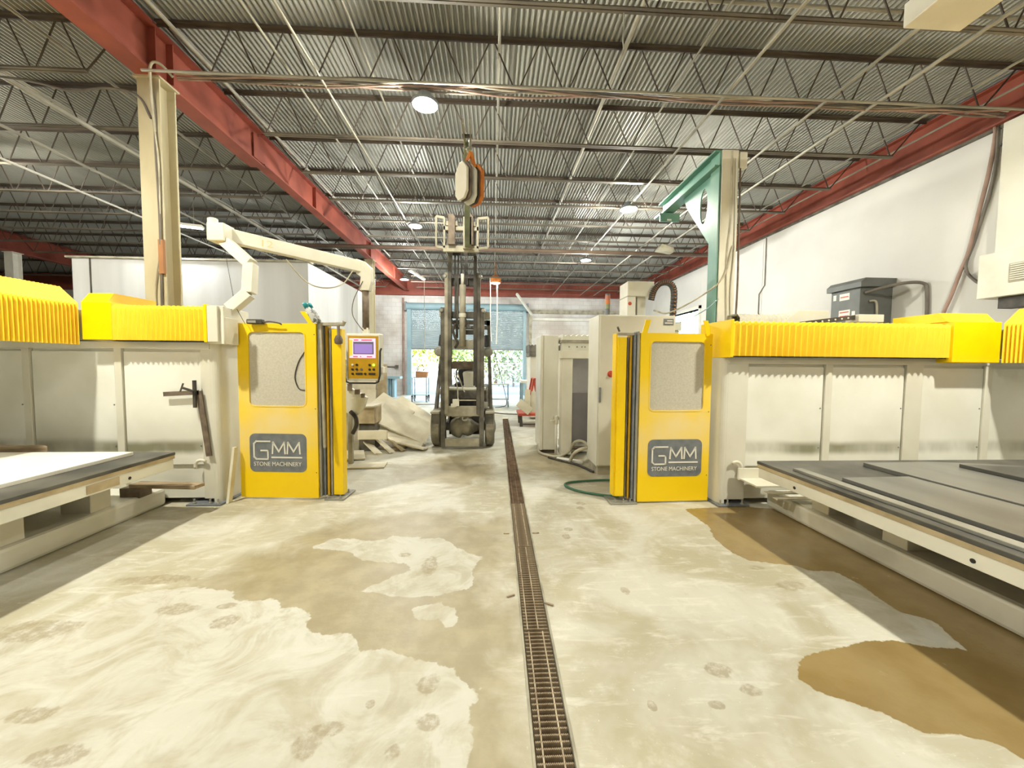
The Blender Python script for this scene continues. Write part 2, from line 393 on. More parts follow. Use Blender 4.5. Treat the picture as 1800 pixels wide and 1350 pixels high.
def floor_material():
    m = bpy.data.materials.new('wet_concrete'); m.use_nodes = True; n = m.node_tree; L = n.links; b = n.nodes['Principled BSDF']
    tc = n.nodes.new('ShaderNodeTexCoord'); O = tc.outputs['Object']
    def nz(sc, det=6, rough=.55, vec=O, dist=0):
        det = min(det, 4)
        q = n.nodes.new('ShaderNodeTexNoise'); q.inputs['Scale'].default_value = sc; q.inputs['Detail'].default_value = det
        q.inputs['Roughness'].default_value = rough; q.inputs['Distortion'].default_value = dist; L.new(vec, q.inputs['Vector']); return q.outputs['Fac']
    def mth(op, a, b_=None, c=None):
        q = n.nodes.new('ShaderNodeMath'); q.operation = op
        for i, v in enumerate((a, b_, c)):
            if v is None: continue
            if isinstance(v, (int, float)): q.inputs[i].default_value = v
            else: L.new(v, q.inputs[i])
        return q.outputs[0]
    def sstep(v, lo, hi):
        q = n.nodes.new('ShaderNodeMapRange'); q.interpolation_type = 'SMOOTHSTEP'
        q.inputs['From Min'].default_value = lo; q.inputs['From Max'].default_value = hi; L.new(v, q.inputs['Value']); return q.outputs[0]
    def att(nm):
        q = n.nodes.new('ShaderNodeAttribute'); q.attribute_name = nm; return q.outputs['Fac']
    def mix(f, a, c):
        q = n.nodes.new('ShaderNodeMix'); q.data_type = 'RGBA'
        if isinstance(f, (int, float)): q.inputs['Factor'].default_value = f
        else: L.new(f, q.inputs['Factor'])
        for i, v in ((6, a), (7, c)):
            if isinstance(v, tuple): q.inputs[i].default_value = lin(v)
            else: L.new(v, q.inputs[i])
        return q.outputs[2]
    wob = mth('MULTIPLY', mth('SUBTRACT', nz(9, 5), .5), .10)
    wob2 = mth('MULTIPLY', mth('SUBTRACT', nz(2.2, 8, .62, dist=.6), .5), 1.1)
    fine = mth('MULTIPLY', mth('SUBTRACT', nz(34, 4), .5), .03)
    whard = sstep(mth('ADD', mth('ADD', att('hard'), mth('MULTIPLY', wob, .35)), fine), -.004, .004)
    wsoft = sstep(mth('ADD', att('soft'), wob2), -.16, .22)
    wob3 = mth('MULTIPLY', mth('SUBTRACT', nz(3.6, 4), .5), .16)
    dryf = sstep(mth('ADD', mth('ADD', mth('ADD', att('dry'), wob3), mth('MULTIPLY', wob, .9)), fine), -.006, .006)
    # damp prints: small ellipses with ragged rims
    pr = None
    rag = mth('ADD', mth('MULTIPLY', wob, 9.0), mth('MULTIPLY', fine, 14))
    for (x, y, rx, ry) in PRINTS:
        vm = n.nodes.new('ShaderNodeVectorMath'); vm.operation = 'MULTIPLY_ADD'; L.new(O, vm.inputs[0])
        vm.inputs[1].default_value = (1/rx, 1/ry, 0); vm.inputs[2].default_value = (-x/rx, -y/ry, 0)
        vl = n.nodes.new('ShaderNodeVectorMath'); vl.operation = 'LENGTH'; L.new(vm.outputs[0], vl.inputs[0]); d2 = vl.outputs['Value']
        pr = d2 if pr is None else mth('MINIMUM', pr, d2)
    prf = mth('MULTIPLY', sstep(mth('ADD', pr, mth('MULTIPLY', rag, 1.5)), 1.15, .85), sstep(nz(22, 5, .7), .3, .6))
    base = mix(sstep(nz(1.3, 8, .6, dist=.8), .36, .64), (178, 170, 144), (203, 199, 184))
    base = mix(mth('MULTIPLY', sstep(nz(5.5, 8, .68), .5, .74), .5), base, (220, 216, 203))
    base = mix(mth('MULTIPLY', sstep(nz(16, 6, .7), .57, .74), .22), base, (176, 158, 120))
    mp = n.nodes.new('ShaderNodeMapping'); mp.inputs['Rotation'].default_value = (0, 0, .9); mp.inputs['Scale'].default_value = (1, 5, 1); L.new(O, mp.inputs[0])
    base = mix(mth('MULTIPLY', sstep(nz(2.6, 8, .7, vec=mp.outputs[0], dist=.5), .52, .7), .55), base, (222, 218, 205))
    base = mix(mth('MULTIPLY', sstep(nz(60, 3, .6), .66, .74), .5), base, (244, 240, 226))
    tan = mix(sstep(nz(4.5, 6, .6), .35, .7), (150, 137, 104), (168, 155, 122))
    damp = mth('MULTIPLY', wsoft, mth('SUBTRACT', 1, dryf))
    col = mix(mth('MULTIPLY', damp, .88), base, tan)
    col = mix(mth('MULTIPLY', dryf, .7), col, mix(sstep(nz(2.3, 9, .68, dist=1.6), .42, .62), (202, 199, 187), mix(sstep(nz(7, 6, .6), .4, .65), (186, 180, 160), (170, 162, 138))))
    wet = mix(sstep(nz(3, 4), .3, .7), (142, 119, 74), (156, 134, 90))
    wh = mth('MULTIPLY', whard, mth('SUBTRACT', 1, dryf))
    col = mix(wh, col, wet)
    col = mix(mth('MULTIPLY', prf, .62), col, (146, 130, 98))
    L.new(col, b.inputs['Base Color'])
    rg = mth('SUBTRACT', mth('SUBTRACT', .60, mth('MULTIPLY', damp, .14)), mth('MULTIPLY', wh, .38))
    rg = mth('ADD', rg, mth('MULTIPLY', dryf, .12))
    rg = mth('ADD', rg, mth('MULTIPLY', mth('SUBTRACT', nz(6, 5), .5), .25))
    q = n.nodes.new('ShaderNodeClamp'); q.inputs['Min'].default_value = .1; q.inputs['Max'].default_value = .8; L.new(rg, q.inputs[0])
    L.new(q.outputs[0], b.inputs['Roughness'])
    bp = n.nodes.new('ShaderNodeBump'); bp.inputs['Strength'].default_value = .12; bp.inputs['Distance'].default_value = .01
    L.new(nz(40, 6), bp.inputs['Height']); L.new(bp.outputs[0], b.inputs['Normal'])
    return m
floor = link('floor', me, floor_material()); floor['kind'] = 'structure'

# corrugated roof deck
cb = MB(); pitch = .066; x = -26.0; prof = []
while x < 7.3:
    prof += [(x, 5.502), (x+.016, 5.502), (x+.033, 5.462), (x+.049, 5.462)]; x += pitch
for yy in (-8.0, 18.9):
    cb.v += [(p[0], yy, p[1]) for p in prof]
n_ = len(prof)
cb.f = [(i, i+1, n_+i+1, n_+i) for i in range(n_-1)]
ST('ceiling', cb, galv)

# walls
w = MB(); w.box((7.09, -8, 0), (7.3, 12.9, 4.85)).box((7.09, 16.6, 0), (7.3, 18.9, 4.85)).box((7.09, 12.9, 3.45), (7.3, 16.6, 4.85))
wr = ST('wall_right', w, wallp)
for a, b in ((-8, 2.2), (2.212, 9.86), (9.872, 12.9)):
    p = MB().box((7.05, a, 0), (7.095, b, 4.85)); ST('wall_panel', p, wallp, wr, bev=.004)
for a, b, z in ((12.9, 16.6, 3.45), (16.6, 18.9, 0)):
    ST('wall_panel', MB().box((7.05, a, z), (7.095, b, 4.85)), wallp, wr, bev=.004)
wb = MB().box((-26, 18.7, 0), (-3.98, 18.95, 5.6)).box((1.56, 18.7, 0), (7.3, 18.95, 5.6)).box((-3.98, 18.7, 4.3), (1.56, 18.95, 5.6))
def block_mat():
    m = M('painted_block', (214, 210, 204)); n = m.node_tree; L = n.links; b = n.nodes['Principled BSDF']
    tc = n.nodes.new('ShaderNodeTexCoord'); mp = n.nodes.new('ShaderNodeMapping'); mp.inputs['Rotation'].default_value = (PI/2, 0, 0)
    L.new(tc.outputs['Object'], mp.inputs[0])
    bk = n.nodes.new('ShaderNodeTexBrick'); bk.inputs['Scale'].default_value = 1.0; bk.inputs['Brick Width'].default_value = .4; bk.inputs['Row Height'].default_value = .2
    bk.inputs['Mortar Size'].default_value = .008
    bk.inputs['Color1'].default_value = lin((226, 224, 220)); bk.inputs['Color2'].default_value = lin((220, 216, 211)); bk.inputs['Mortar'].default_value = lin((206, 201, 195))
    L.new(mp.outputs[0], bk.inputs['Vector'])
    nz = n.nodes.new('ShaderNodeTexNoise'); nz.inputs['Scale'].default_value = .8; nz.inputs['Detail'].default_value = 7; L.new(tc.outputs['Object'], nz.inputs['Vector'])
    rp = n.nodes.new('ShaderNodeValToRGB'); rp.color_ramp.elements[0].position = .35; rp.color_ramp.elements[1].position = .6
    rp.color_ramp.elements[0].color = lin((196, 182, 170)); rp.color_ramp.elements[1].color = (1, 1, 1, 1)
    L.new(nz.outputs['Fac'], rp.inputs[0])
    mx = n.nodes.new('ShaderNodeMix'); mx.data_type = 'RGBA'; mx.blend_type = 'MULTIPLY'; mx.inputs['Factor'].default_value = .7
    L.new(bk.outputs['Color'], mx.inputs[6]); L.new(rp.outputs[0], mx.inputs[7]); L.new(mx.outputs[2], b.inputs['Base Color'])
    return m
ST('wall_back', wb, block_mat())
ST('wall_left', MB().box((-26.2, -8, 0), (-26, 18.9, 5.6)), M('far_wall_dim_brown', (120, 104, 74), (88, 76, 56), .8, .8))  # dimness of the unlit left bay put into the wall colour
ST('wall_front', MB().box((-26, -8.2, 0), (7.3, -8, 5.6)), wallp)
pf = MB().box((-9.5, 9.3, 0), (-4.3, 9.42, 3.82)); wpf = ST('wall_partition_front', pf, dryw)
ps = MB().box((-4.42, 9.42, 0), (-4.3, 13.95, 3.82)); ST('wall_partition_side', ps, dryw)
ST('trim_1', MB().box((-9.12, 9.285, 0), (-9.09, 9.3, 3.82)), dark)
ST('trim_2', MB().box((-9.6, 9.25, 3.82), (-4.25, 9.47, 3.86)), dustl)
ST('trim_3', MB().box((7.0, -8, 4.82), (7.06, 18.7, 4.86)), dust)          # ledge under the wall beam
# exposed ledger strip and pipes on the far wall
ST('trim_4', MB().box((1.75, 18.62, 3.95), (6.9, 18.7, 4.14)), dustl)
ST('trim_5', MB().box((1.75, 18.6, 3.62), (6.9, 18.7, 3.74)), wht)

# roll-up door at the far end
d1 = T('door_1', 'half-raised grey roll-up door in the far wall', 'door', (-1.2, 18.6, 0)); d1['kind'] = 'structure'
del d1['category']
cs = MB(); z = 2.22
while z < 4.1:
    cs.v += []; k = len(cs.v)
    for dy, dz in ((0, 0), (-.018, .02), (-.018, .05), (0, .072)):
        cs.v += [(-3.88, 18.62+dy, z+dz), (1.47, 18.62+dy, z+dz)]
    cs.f += [(k+2*i, k+2*i+1, k+2*i+3, k+2*i+2) for i in range(3)]; z += .0725
P('curtain', cs, curtain, d1)
P('bottom_bar', MB().box((-3.9, 18.58, 2.17), (1.49, 18.66, 2.24)), gry, d1)
P('barrel_hood', MB().lathe((-4.06, 18.52, 4.2), [(.0, 0), (.16, 0), (.16, 5.68), (.0, 5.68)], 18, 'x'), blue_b, d1, sm=False)
P('guide', MB().box((-4.06, 18.5, 0), (-3.86, 18.7, 4.12)), blue_b, d1)
P('guide', MB().box((1.45, 18.5, 0), (1.6, 18.7, 4.12)), blue_b, d1)
P('hood_plate', MB().box((-4.14, 18.4, 4.0), (-4.06, 18.7, 4.4)), gry, d1)
P('hood_plate', MB().box((1.62, 18.4, 4.0), (1.7, 18.7, 4.4)), gry, d1)
d2 = T('door_2', 'bright open loading doorway in the right wall', 'door', (7.1, 14.7, 0)); d2['kind'] = 'structure'; del d2['category']
P('frame', MB().box((7.0, 12.8, 0), (7.3, 12.9, 3.55)).box((7.0, 16.6, 0), (7.3, 16.7, 3.55)).box((7.0, 12.8, 3.45), (7.3, 16.7, 3.55)), wht, d2)

# ================================================================ ROOF STEEL
def ibeam_y(mb, x, y0, y1, z0, z1, wdt, tf=.02, tw=.012):
    mb.box((x-wdt/2, y0, z0), (x+wdt/2, y1, z0+tf)); mb.box((x-wdt/2, y0, z1-tf), (x+wdt/2, y1, z1)); mb.box((x-tw/2, y0, z0+tf), (x+tw/2, y1, z1-tf)); return mb
b = T('steel_girder', 'red steel girder over the beige column, left of the aisle', 'girder', (-4.05, 0, 4.84))
P('deep_section', ibeam_y(MB(), -4.05, -8, 7.0, 4.84, 5.42, .24, .022, .014), redb, b)
P('far_section', ibeam_y(MB(), -4.04, 7.03, 18.6, 4.9, 5.42, .19, .018, .012), redb, b)
P('splice_plate', MB().box((-4.03, 6.85, 4.95), (-4.015, 7.2, 5.34)), redb, b)
for y in (1.0, 4.9, 5.15, 9.0, 12.9, 16.0):
    P('stiffener', MB().box((-4.13, y, 4.92), (-3.96, y+.012, 5.4)), redb, b)
S('steel_girder', ibeam_y(MB(), 7.02, -8, 18.5, 4.86, 5.42, .2, .02, .014), redb, 'red steel beam running along the top of the right wall', 'girder')
fb = MB(); fb.box((-26, 18.45, 4.72), (6.9, 18.62, 4.74)); fb.box((-26, 18.45, 5.38), (6.9, 18.62, 5.4)); fb.box((-26, 18.53, 4.74), (6.9, 18.545, 5.38))
S('steel_girder', fb, redb, 'red steel beam across the far wall above the roll-up door', 'girder')
S('steel_girder', ibeam_y(MB(), -14.9, -8, 18.4, 4.84, 5.42, .24), redb, 'dim red girder far off in the left bay', 'girder')

def joist(x0, x1):
    root = T('roof_joist', '', 'roof joist', (x0, 0, 4.82))
    L_ = x1-x0; zb, zt = 4.855, 5.435
    tp = MB()
    for s_ in (-1, 1):
        tp.box((0, .006*s_ if s_ > 0 else -.042, zt-.004), (L_, .042 if s_ > 0 else -.006, zt+.02)); tp.box((0, .006*s_-.003, zt-.035), (L_, .006*s_+.003, zt))
    bo = MB(); e = .55
    for s_ in (-1, 1):
        bo.box((e, .006 if s_ > 0 else -.036, zb-.004), (L_-e, .036 if s_ > 0 else -.006, zb+.004)); bo.box((e, .006*s_-.003, zb), (L_-e, .006*s_+.003, zb+.034))
    wb_ = MB(); n = int(round((L_-2*e)/.6)); st = (L_-2*e)/n
    wb_.tube([(.08, 0, zt), (e+.02, 0, zb)], .011, 5); wb_.tube([(L_-.08, 0, zt), (L_-e-.02, 0, zb)], .011, 5)
    for i in range(n):
        a = e+i*st
        wb_.tube([(a+.02, 0, zb), (a+st/2-.02, 0, zt)], .0095, 5); wb_.tube([(a+st/2+.02, 0, zt), (a+st-.02, 0, zb)], .0095, 5)
    for nm, mb, mt in (('top_chord', tp, joi), ('bottom_chord', bo, joi_l), ('web', wb_, joi)):
        o = P(nm, mb, mt, root, world=False); o.location = (0, 0, -4.82)
    return root
JY = [3.76+1.135*k for k in range(-3, 13)]
protoA = joist(-3.93, 6.92); protoB = joist(-14.78, -4.17); protoC = joist(-25.8, -15.02)
for bay, pr, x0 in (('over the aisle', protoA, -3.93), ('over the left bay', protoB, -14.78)):
    vis = 0
    for k, y in enumerate(JY):
        lb = f'{ORD[len(JY)-1-k]} open-web steel roof joist {bay}, counted from the far wall'
        if k == 0: pr.location.y = y; pr['label'] = lb; pr['group'] = 'roof joists '+bay; o = pr
        else: o = dup(pr, (x0, y, 4.82), lb, 'roof joists '+bay)
for k, y in enumerate(JY[2::2]):
    lb = f'{ORD[len(JY[2::2])-1-k]} dim roof joist in the farthest left bay, counted from the far wall'
    if k == 0: protoC.location.y = y; protoC['label'] = lb; protoC['group'] = 'roof joists in the farthest left bay'
    else: dup(protoC, (-25.8, y, 4.82), lb)

# columns
def column(x, y, label, h=4.84, mat=colm):
    c = T('steel_column', label, 'column', (x, y, 0))
    P('shaft', MB().box((x-.125, y-.12, 0), (x+.125, y-.105, h)).box((x-.125, y+.105, 0), (x+.125, y+.12, h)).box((x-.006, y-.105, 0), (x+.006, y+.105, h)).box((x-.125, y-.105, 0), (x-.11, y+.105, h)).box((x+.02, y-.105, 1.0), (x+.03, y+.105, h)), mat, c)
    P('cap_plate', MB().box((x-.15, y-.15, h-.02), (x+.15, y+.15, h)), mat, c)
    P('base_plate', MB().box((x-.2, y-.2, 0), (x+.2, y+.2, .025)), mat, c)
    return c
c1 = column(-4.06, 5.02, 'beige steel column rising behind the left saw')
P('electrical_box', MB().box((-3.985, 4.86, 2.55), (-3.93, 4.9, 2.95)), cardb, c1)
P('cable', MB().tube(spline([(-3.99, 4.885, 1.0), (-3.98, 4.88, 2.2), (-3.96, 4.87, 3.2), (-3.985, 4.88, 4.0), (-3.98, 4.88, 4.4), (-4.0, 4.85, 4.78)], 5), .014, 6), cable_m, c1)
P('cable', MB().tube(spline([(-4.0, 4.885, 1.6), (-4.05, 4.88, 2.3), (-3.97, 4.87, 2.9), (-3.95, 4.87, 3.8), (-3.99, 4.86, 4.4)], 5), .008, 6), hose_w, c1)
column(-4.0, 12.9, 'slim beige column standing at the far end of the partition')
column(-14.9, 12.9, 'white column far off to the left beyond the partition', mat=wht)
column(-14.9, 5.02, 'white column in the left bay, outside the partition', mat=wht)

# pipes and conduits under the deck
for i, (x, z, r, mt) in enumerate(sorted([(4.1, 4.78, .017, conduit), (4.75, 4.78, .02, conduit), (2.8, 4.78, .017, conduit), (2.35, 5.1, .012, conduit), (1.6, 5.38, .03, conduit), (.06, 5.3, .018, conduit),
      (-2.0, 4.78, .014, conduit), (-2.5, 5.05, .014, conduit), (-1.6, 5.3, .014, conduit), (-3.72, 5.36, .024, conduit), (-5.68, 4.78, .03, conduit), (-6.88, 4.78, .022, conduit), (-7.86, 4.72, .02, wht), (-6.2, 5.15, .02, conduit), (-5.1, 5.2, .018, conduit), (5.9, 4.95, .014, conduit), (6.6, 5.05, .014, conduit)], key=lambda q: -q[0])):
    S('ceiling_conduit', MB().cyl((x, -4, z), (x, 18.2, z), r, 8), mt, f'{ORD[i]} lengthwise conduit under the roof deck, counted from the right wall', 'conduit', 'conduits running the length of the roof', sm=True)
S('ceiling_pipe', MB().cyl((-5.4, 10.95, 4.7), (6.4, 11.0, 4.7), .055, 10), pipe_br, 'brown pipe crossing the hall below the joists behind the lift truck', 'pipe', sm=True)
S('ceiling_pipe', MB().cyl((-3.9, 4.63, 4.72), (6.6, 4.63, 4.72), .015, 8), conduit, 'pale conduit crossing the hall just above the cable bundle', 'pipe', sm=True)
S('ceiling_pipe', MB().cyl((-3.9, 4.1, 5.3), (6.9, 4.1, 5.3), .02, 8), conduit, 'pale conduit crossing under the deck ahead of the lit near lamp', 'pipe', sm=True)
cbn = T('cable_bundle', 'dusty bundle of cables strapped along a joist across the hall', 'cables', (-3.8, 4.87, 4.8))
for i in range(5):
    pts = []
    for k in range(23):
        x = -3.7+10.4*k/22
        pts.append((x, 4.87+.035*math.sin(i*1.7+k*.9), 4.80+.016*i+.022*math.sin(k*1.3+i*2)))
    P('cable', MB().tube(spline(pts, 3), .012, 6), [pink_c, cable_m, pink_c, hose_w, cable_m][i], cbn, sm=True)
S('cable_run', MB().tube(spline([(-3.75, 4.87, 4.82), (-3.82, 4.78, 4.9), (-3.9, 4.75, 4.86), (-3.98, 4.84, 4.6), (-3.98, 4.875, 4.2)], 6), .014, 6), hose_w, 'pale cable curling from the bundle onto the column head', 'cable', sm=True)
S('cable_run', MB().tube(spline([(-6.3, 4.9, 4.8), (-5.4, 4.87, 4.72), (-4.9, 4.87, 4.62), (-4.5, 4.86, 4.66), (-4.16, 4.87, 4.6), (-4.02, 4.875, 4.35)], 6), .013, 6), cable_m, 'grey cable sagging to the column head from the left', 'cable', sm=True)
S('hanging_chain', MB().tube([(1.22, 3.75, 4.82), (1.225, 3.75, 4.7), (1.215, 3.75, 4.6), (1.225, 3.75, 4.5)], .006, 5), conduit, 'short chain dangling from the near joist', 'chain')

# ================================================================ LAMPS
def area(parent, size, power, col, z=-.01, shape='DISK', sy=None):
    l = bpy.data.lights.new('lamp_light', 'AREA'); l.shape = shape; l.size = size; l.energy = power; l.color = col
    if sy: l.size_y = sy
    o = bpy.data.objects.new('lamp_light', l); C.objects.link(o); o.parent = parent; o.location = (0, 0, z); return o
def highbay(x, y, z, label, lit=True, d=.32, power=None, col=WARM, top=5.46, group='round high-bay lamps', dim=False, down=False):
    t = T('ceiling_lamp', label, 'lamp', (x, y, z), 0, group)
    R = d/2
    P('housing', MB().lathe((0,0,0), [(R*.96, .0), (R, .015), (R, .035), (R*.72, .06), (R*.5, .075), (R*.5, .13), (R*.2, .14), (R*.1, .15)], 20), wht if not lit else gry, t, world=False)
    P('lens', MB().lathe((0,0,0), [(R*.9, -.004), (R*.93, .0)], 20), (glow_d if dim else glow) if lit else wht, t, world=False)
    P('stem', MB().cyl((0,0,.14), (0,0,top-z), .008, 6), conduit, t, world=False)
    if lit and down: area(t, d*.7, power, col, -.02)
    elif lit:
        l = bpy.data.lights.new('lamp_light', 'POINT'); l.energy = power or LAMP_W; l.color = col; l.shadow_soft_size = .09
        o = bpy.data.objects.new('lamp_light', l); C.objects.link(o); o.parent = t; o.location = (0, 0, -.1)
    return t
highbay(-.84, 4.90, 4.64, 'large glowing round lamp above the lift truck aisle', power=LAMP_W*.5)
highbay(2.78, 7.96, 4.70, 'glowing round lamp left of the green jib arm', d=.36, power=LAMP_W*.9)
highbay(-3.8, 2.2, 4.8, 'glowing round lamp above the left saw table, out of shot', power=LAMP_W*.62, down=True)
highbay(4.35, 1.8, 4.8, 'glowing round lamp above the right saw table, out of shot', power=LAMP_W*.72, down=True)
highbay(-.8, -1.6, 4.8, 'added fill lamp, unseen behind the camera in the aisle', power=LAMP_W*.4)  # unseen lamp added as fill light
highbay(.3, -5.4, 4.8, 'added fill lamp, unseen near the front wall', power=LAMP_W*.5)  # another unseen lamp, added to fill from behind the camera
highbay(-1.8, 9.15, 4.66, 'unlit white round lamp with added glow left of the mast', power=LAMP_W*.7, col=NEUT, dim=True)  # unlit lamp; its light is added to brighten the far end
highbay(2.8, 11.7, 4.66, 'unlit white round lamp with added glow in front of the far beam', power=LAMP_W*1.1, col=NEUT, dim=True)  # likewise unlit, light added for the far end
highbay(-3.35, 14.9, 4.66, 'unlit white round lamp with added glow beside the far end of the girder', power=LAMP_W*1.1, col=NEUT, dim=True)  # likewise unlit, light added beside the girder
highbay(-10.5, 3.5, 4.75, 'round lamp lit in the left bay, out of shot', power=LAMP_W*.8)
highbay(-8.7, 6.9, 4.7, 'glowing lamp at the left edge of the left bay', power=LAMP_W*.5, d=.26)
def led_bar(x, y, z, L_, label, power, rz=0):
    t = T('led_batten', label, 'lamp', (x, y, z), rz, 'linear lights in the left bay')
    P('body', MB().box((-L_/2, -.09, 0), (L_/2, .09, .05)), wht, t, world=False)
    P('lens', MB().box((-L_/2+.02, -.075, -.012), (L_/2-.02, .075, 0)), glow_c, t, world=False)
    P('hanger', MB().cyl((-L_/3, 0, .05), (-L_/3, 0, 5.48-z), .005, 5).cyl((L_/3, 0, .05), (L_/3, 0, 5.48-z), .005, 5), conduit, t, world=False)
    area(t, L_-.05, power, (.92, .97, 1), -.02, 'RECTANGLE', .14)
led_bar(-7.0, 9.0, 4.5, 1.0, 'bright white LED batten above the pendant arm end', LAMP_W*.15, .35)
led_bar(-11.2, 8.7, 3.5, .9, 'lower bright LED batten at the far left edge', LAMP_W*.1)
# hanging work light by the far beam
hw = T('work_light', 'amber glowing work light hanging in front of the far beam', 'lamp', (.09, 15.4, 4.7))
P('drop_rod', MB().box((.05, 15.36, 5.0), (.13, 15.44, 5.46)), cardb, hw)
P('housing', MB().lathe((.09, 15.4, 4.7), [(.2, 0), (.22, .06), (.2, .2), (.1, .3), (.05, .32)], 16), orange, hw)
P('lens', MB().lathe((.09, 15.4, 4.7), [(.17, -.02), (.19, 0)], 16), glow, hw)
area(hw, .3, LAMP_W*.25, WARM, -.03)
S('drop_cord', MB().tube(spline([(-.12, 15.3, 4.9), (-.1, 15.3, 4.0), (-.1, 15.3, 3.0), (-.05, 15.25, 2.4)], 4), .02, 5), wht, 'thin white cord hanging left of the amber work light', 'cord')
S('drop_cord', MB().tube(spline([(.16, 15.4, 4.68), (.17, 15.4, 3.4), (.14, 15.4, 2.3)], 4), .025, 5), wht, 'white cord hanging straight below the amber work light', 'cord')
S('drop_cord', MB().tube([(-2.56, 14.64, 4.65), (-2.56, 14.64, 2.0)], .012, 5), hose_w, 'pale cord hanging in front of the left end of the roll-up door', 'cord')
S('strip_light', MB().bar((-3.0, 14.2, 4.86), (-2.55, 14.65, 4.62), .14, .06), wht, 'white strip light hanging at a slant beside the far girder end', 'lamp')
S('slanted_rail', MB().bar((1.05, 17.2, 4.62), (1.86, 18.4, 3.85), .09), wht, 'white rail slanting down to the right side of the roll-up door', 'rail')
S('door_post', MB().box((1.72, 18.35, 0), (1.86, 18.49, 3.9)), dustl, 'pale post with cables right of the roll-up door', 'post')

# ================================================================ FLOOR DRAIN
ang = math.atan(-DK)
dr = T('floor_drain', 'long steel-framed trench drain down the middle of the aisle', 'drain', (DU0 + DK*DY0, DY0, 0), ang)
LEN = DY1-DY0; WD = DU1-DU0
P('channel', MB().box((0, 0, -.12), (WD, LEN, -.105)).box((-.004, 0, -.12), (0, LEN, -.002)).box((WD, 0, -.12), (WD+.004, LEN, -.002)), trench, dr, world=False)
P('frame_rail', MB().box((-.006, 0, -.03), (.005, LEN, .003)), dustl, dr, world=False)
P('frame_rail', MB().box((WD-.005, 0, -.03), (WD+.006, LEN, .003)), dustl, dr, world=False)
bar_me = MB()
nn = 18; hw_ = WD/2-.01
top_ = []
for i in range(nn*2+1):
    xx = -hw_+2*hw_*i/(nn*2); top_.append((xx, -.002 if i % 2 else -.007))
bar_me.prism([(-hw_, -.03)]+[(hw_, -.03)]+top_[::-1], 'y', -.0035, .0035)
bar_mesh = bar_me.mesh('bar')
glen = 1.0; k = 0; y = 0.02
far_pool = []
gi = 0
while y < LEN-.2:
    L_ = min(glen if gi else .93, LEN-.02-y); yw = y+DY0
    near = 0.9 < yw + L_ < 4.2
    g = T('drain_grate', f'{ORD[11-gi]} grating of the trench drain, counted from its far end', 'grate', (DU0+DK*DY0 - math.sin(ang)*y, DY0+math.cos(ang)*y, 0), ang, 'drain gratings')
    mt = drainm if yw < 3.6 else drain_r
    off = (.034, .112) if gi % 2 == 0 else (.03, .09)
    P('cross_rod', MB().box((off[0]*WD/.16, .004, -.012), (off[0]*WD/.16+.006, L_-.01, -.004)), mt, g, world=False)
    P('cross_rod', MB().box((off[1]*WD/.16, .004, -.012), (off[1]*WD/.16+.006, L_-.01, -.004)), mt, g, world=False)
    nb = int(L_/.0285)
    if near:
        for i in range(nb):
            o = bpy.data.objects.new('bar', bar_mesh); C.objects.link(o); o.parent = g; o.location = (WD/2, .01+i*.0285, 0)
            if not bar_mesh.materials: bar_mesh.materials.append(drainm)
    else:
        mb = MB()
        for i in range(nb):
            yy = .01+i*.0285; mb.box((.01, yy-.0025, -.03), (WD-.01, yy+.0025, -.004))
        if yw > 4.5: mb.box((.01, 0, -.03), (WD-.01, L_-.02, -.014))
        o = P('bars', mb, mt, g, world=False); o['kind'] = 'stuff'
    y += L_+.0; gi += 1
for i, (x, yy, dx, dy) in enumerate([(.335, 2.33, .05, -.03), (.15, 2.42, -.05, -.02), (.36, 3.33, .06, .0), (.155, 3.33, -.05, .0)]):
    S('anchor_lug', MB().bar((x, yy, .006), (x+dx, yy+dy, .006), .012, .008), drainm, ['rusty lug on the right edge of the near drain grating', 'rusty lug on the left edge of the near drain grating', 'rusty lug on the right drain edge, farther from the camera', 'rusty lug on the left drain edge, farther from the camera'][i], 'lug', 'anchor lugs beside the drain')

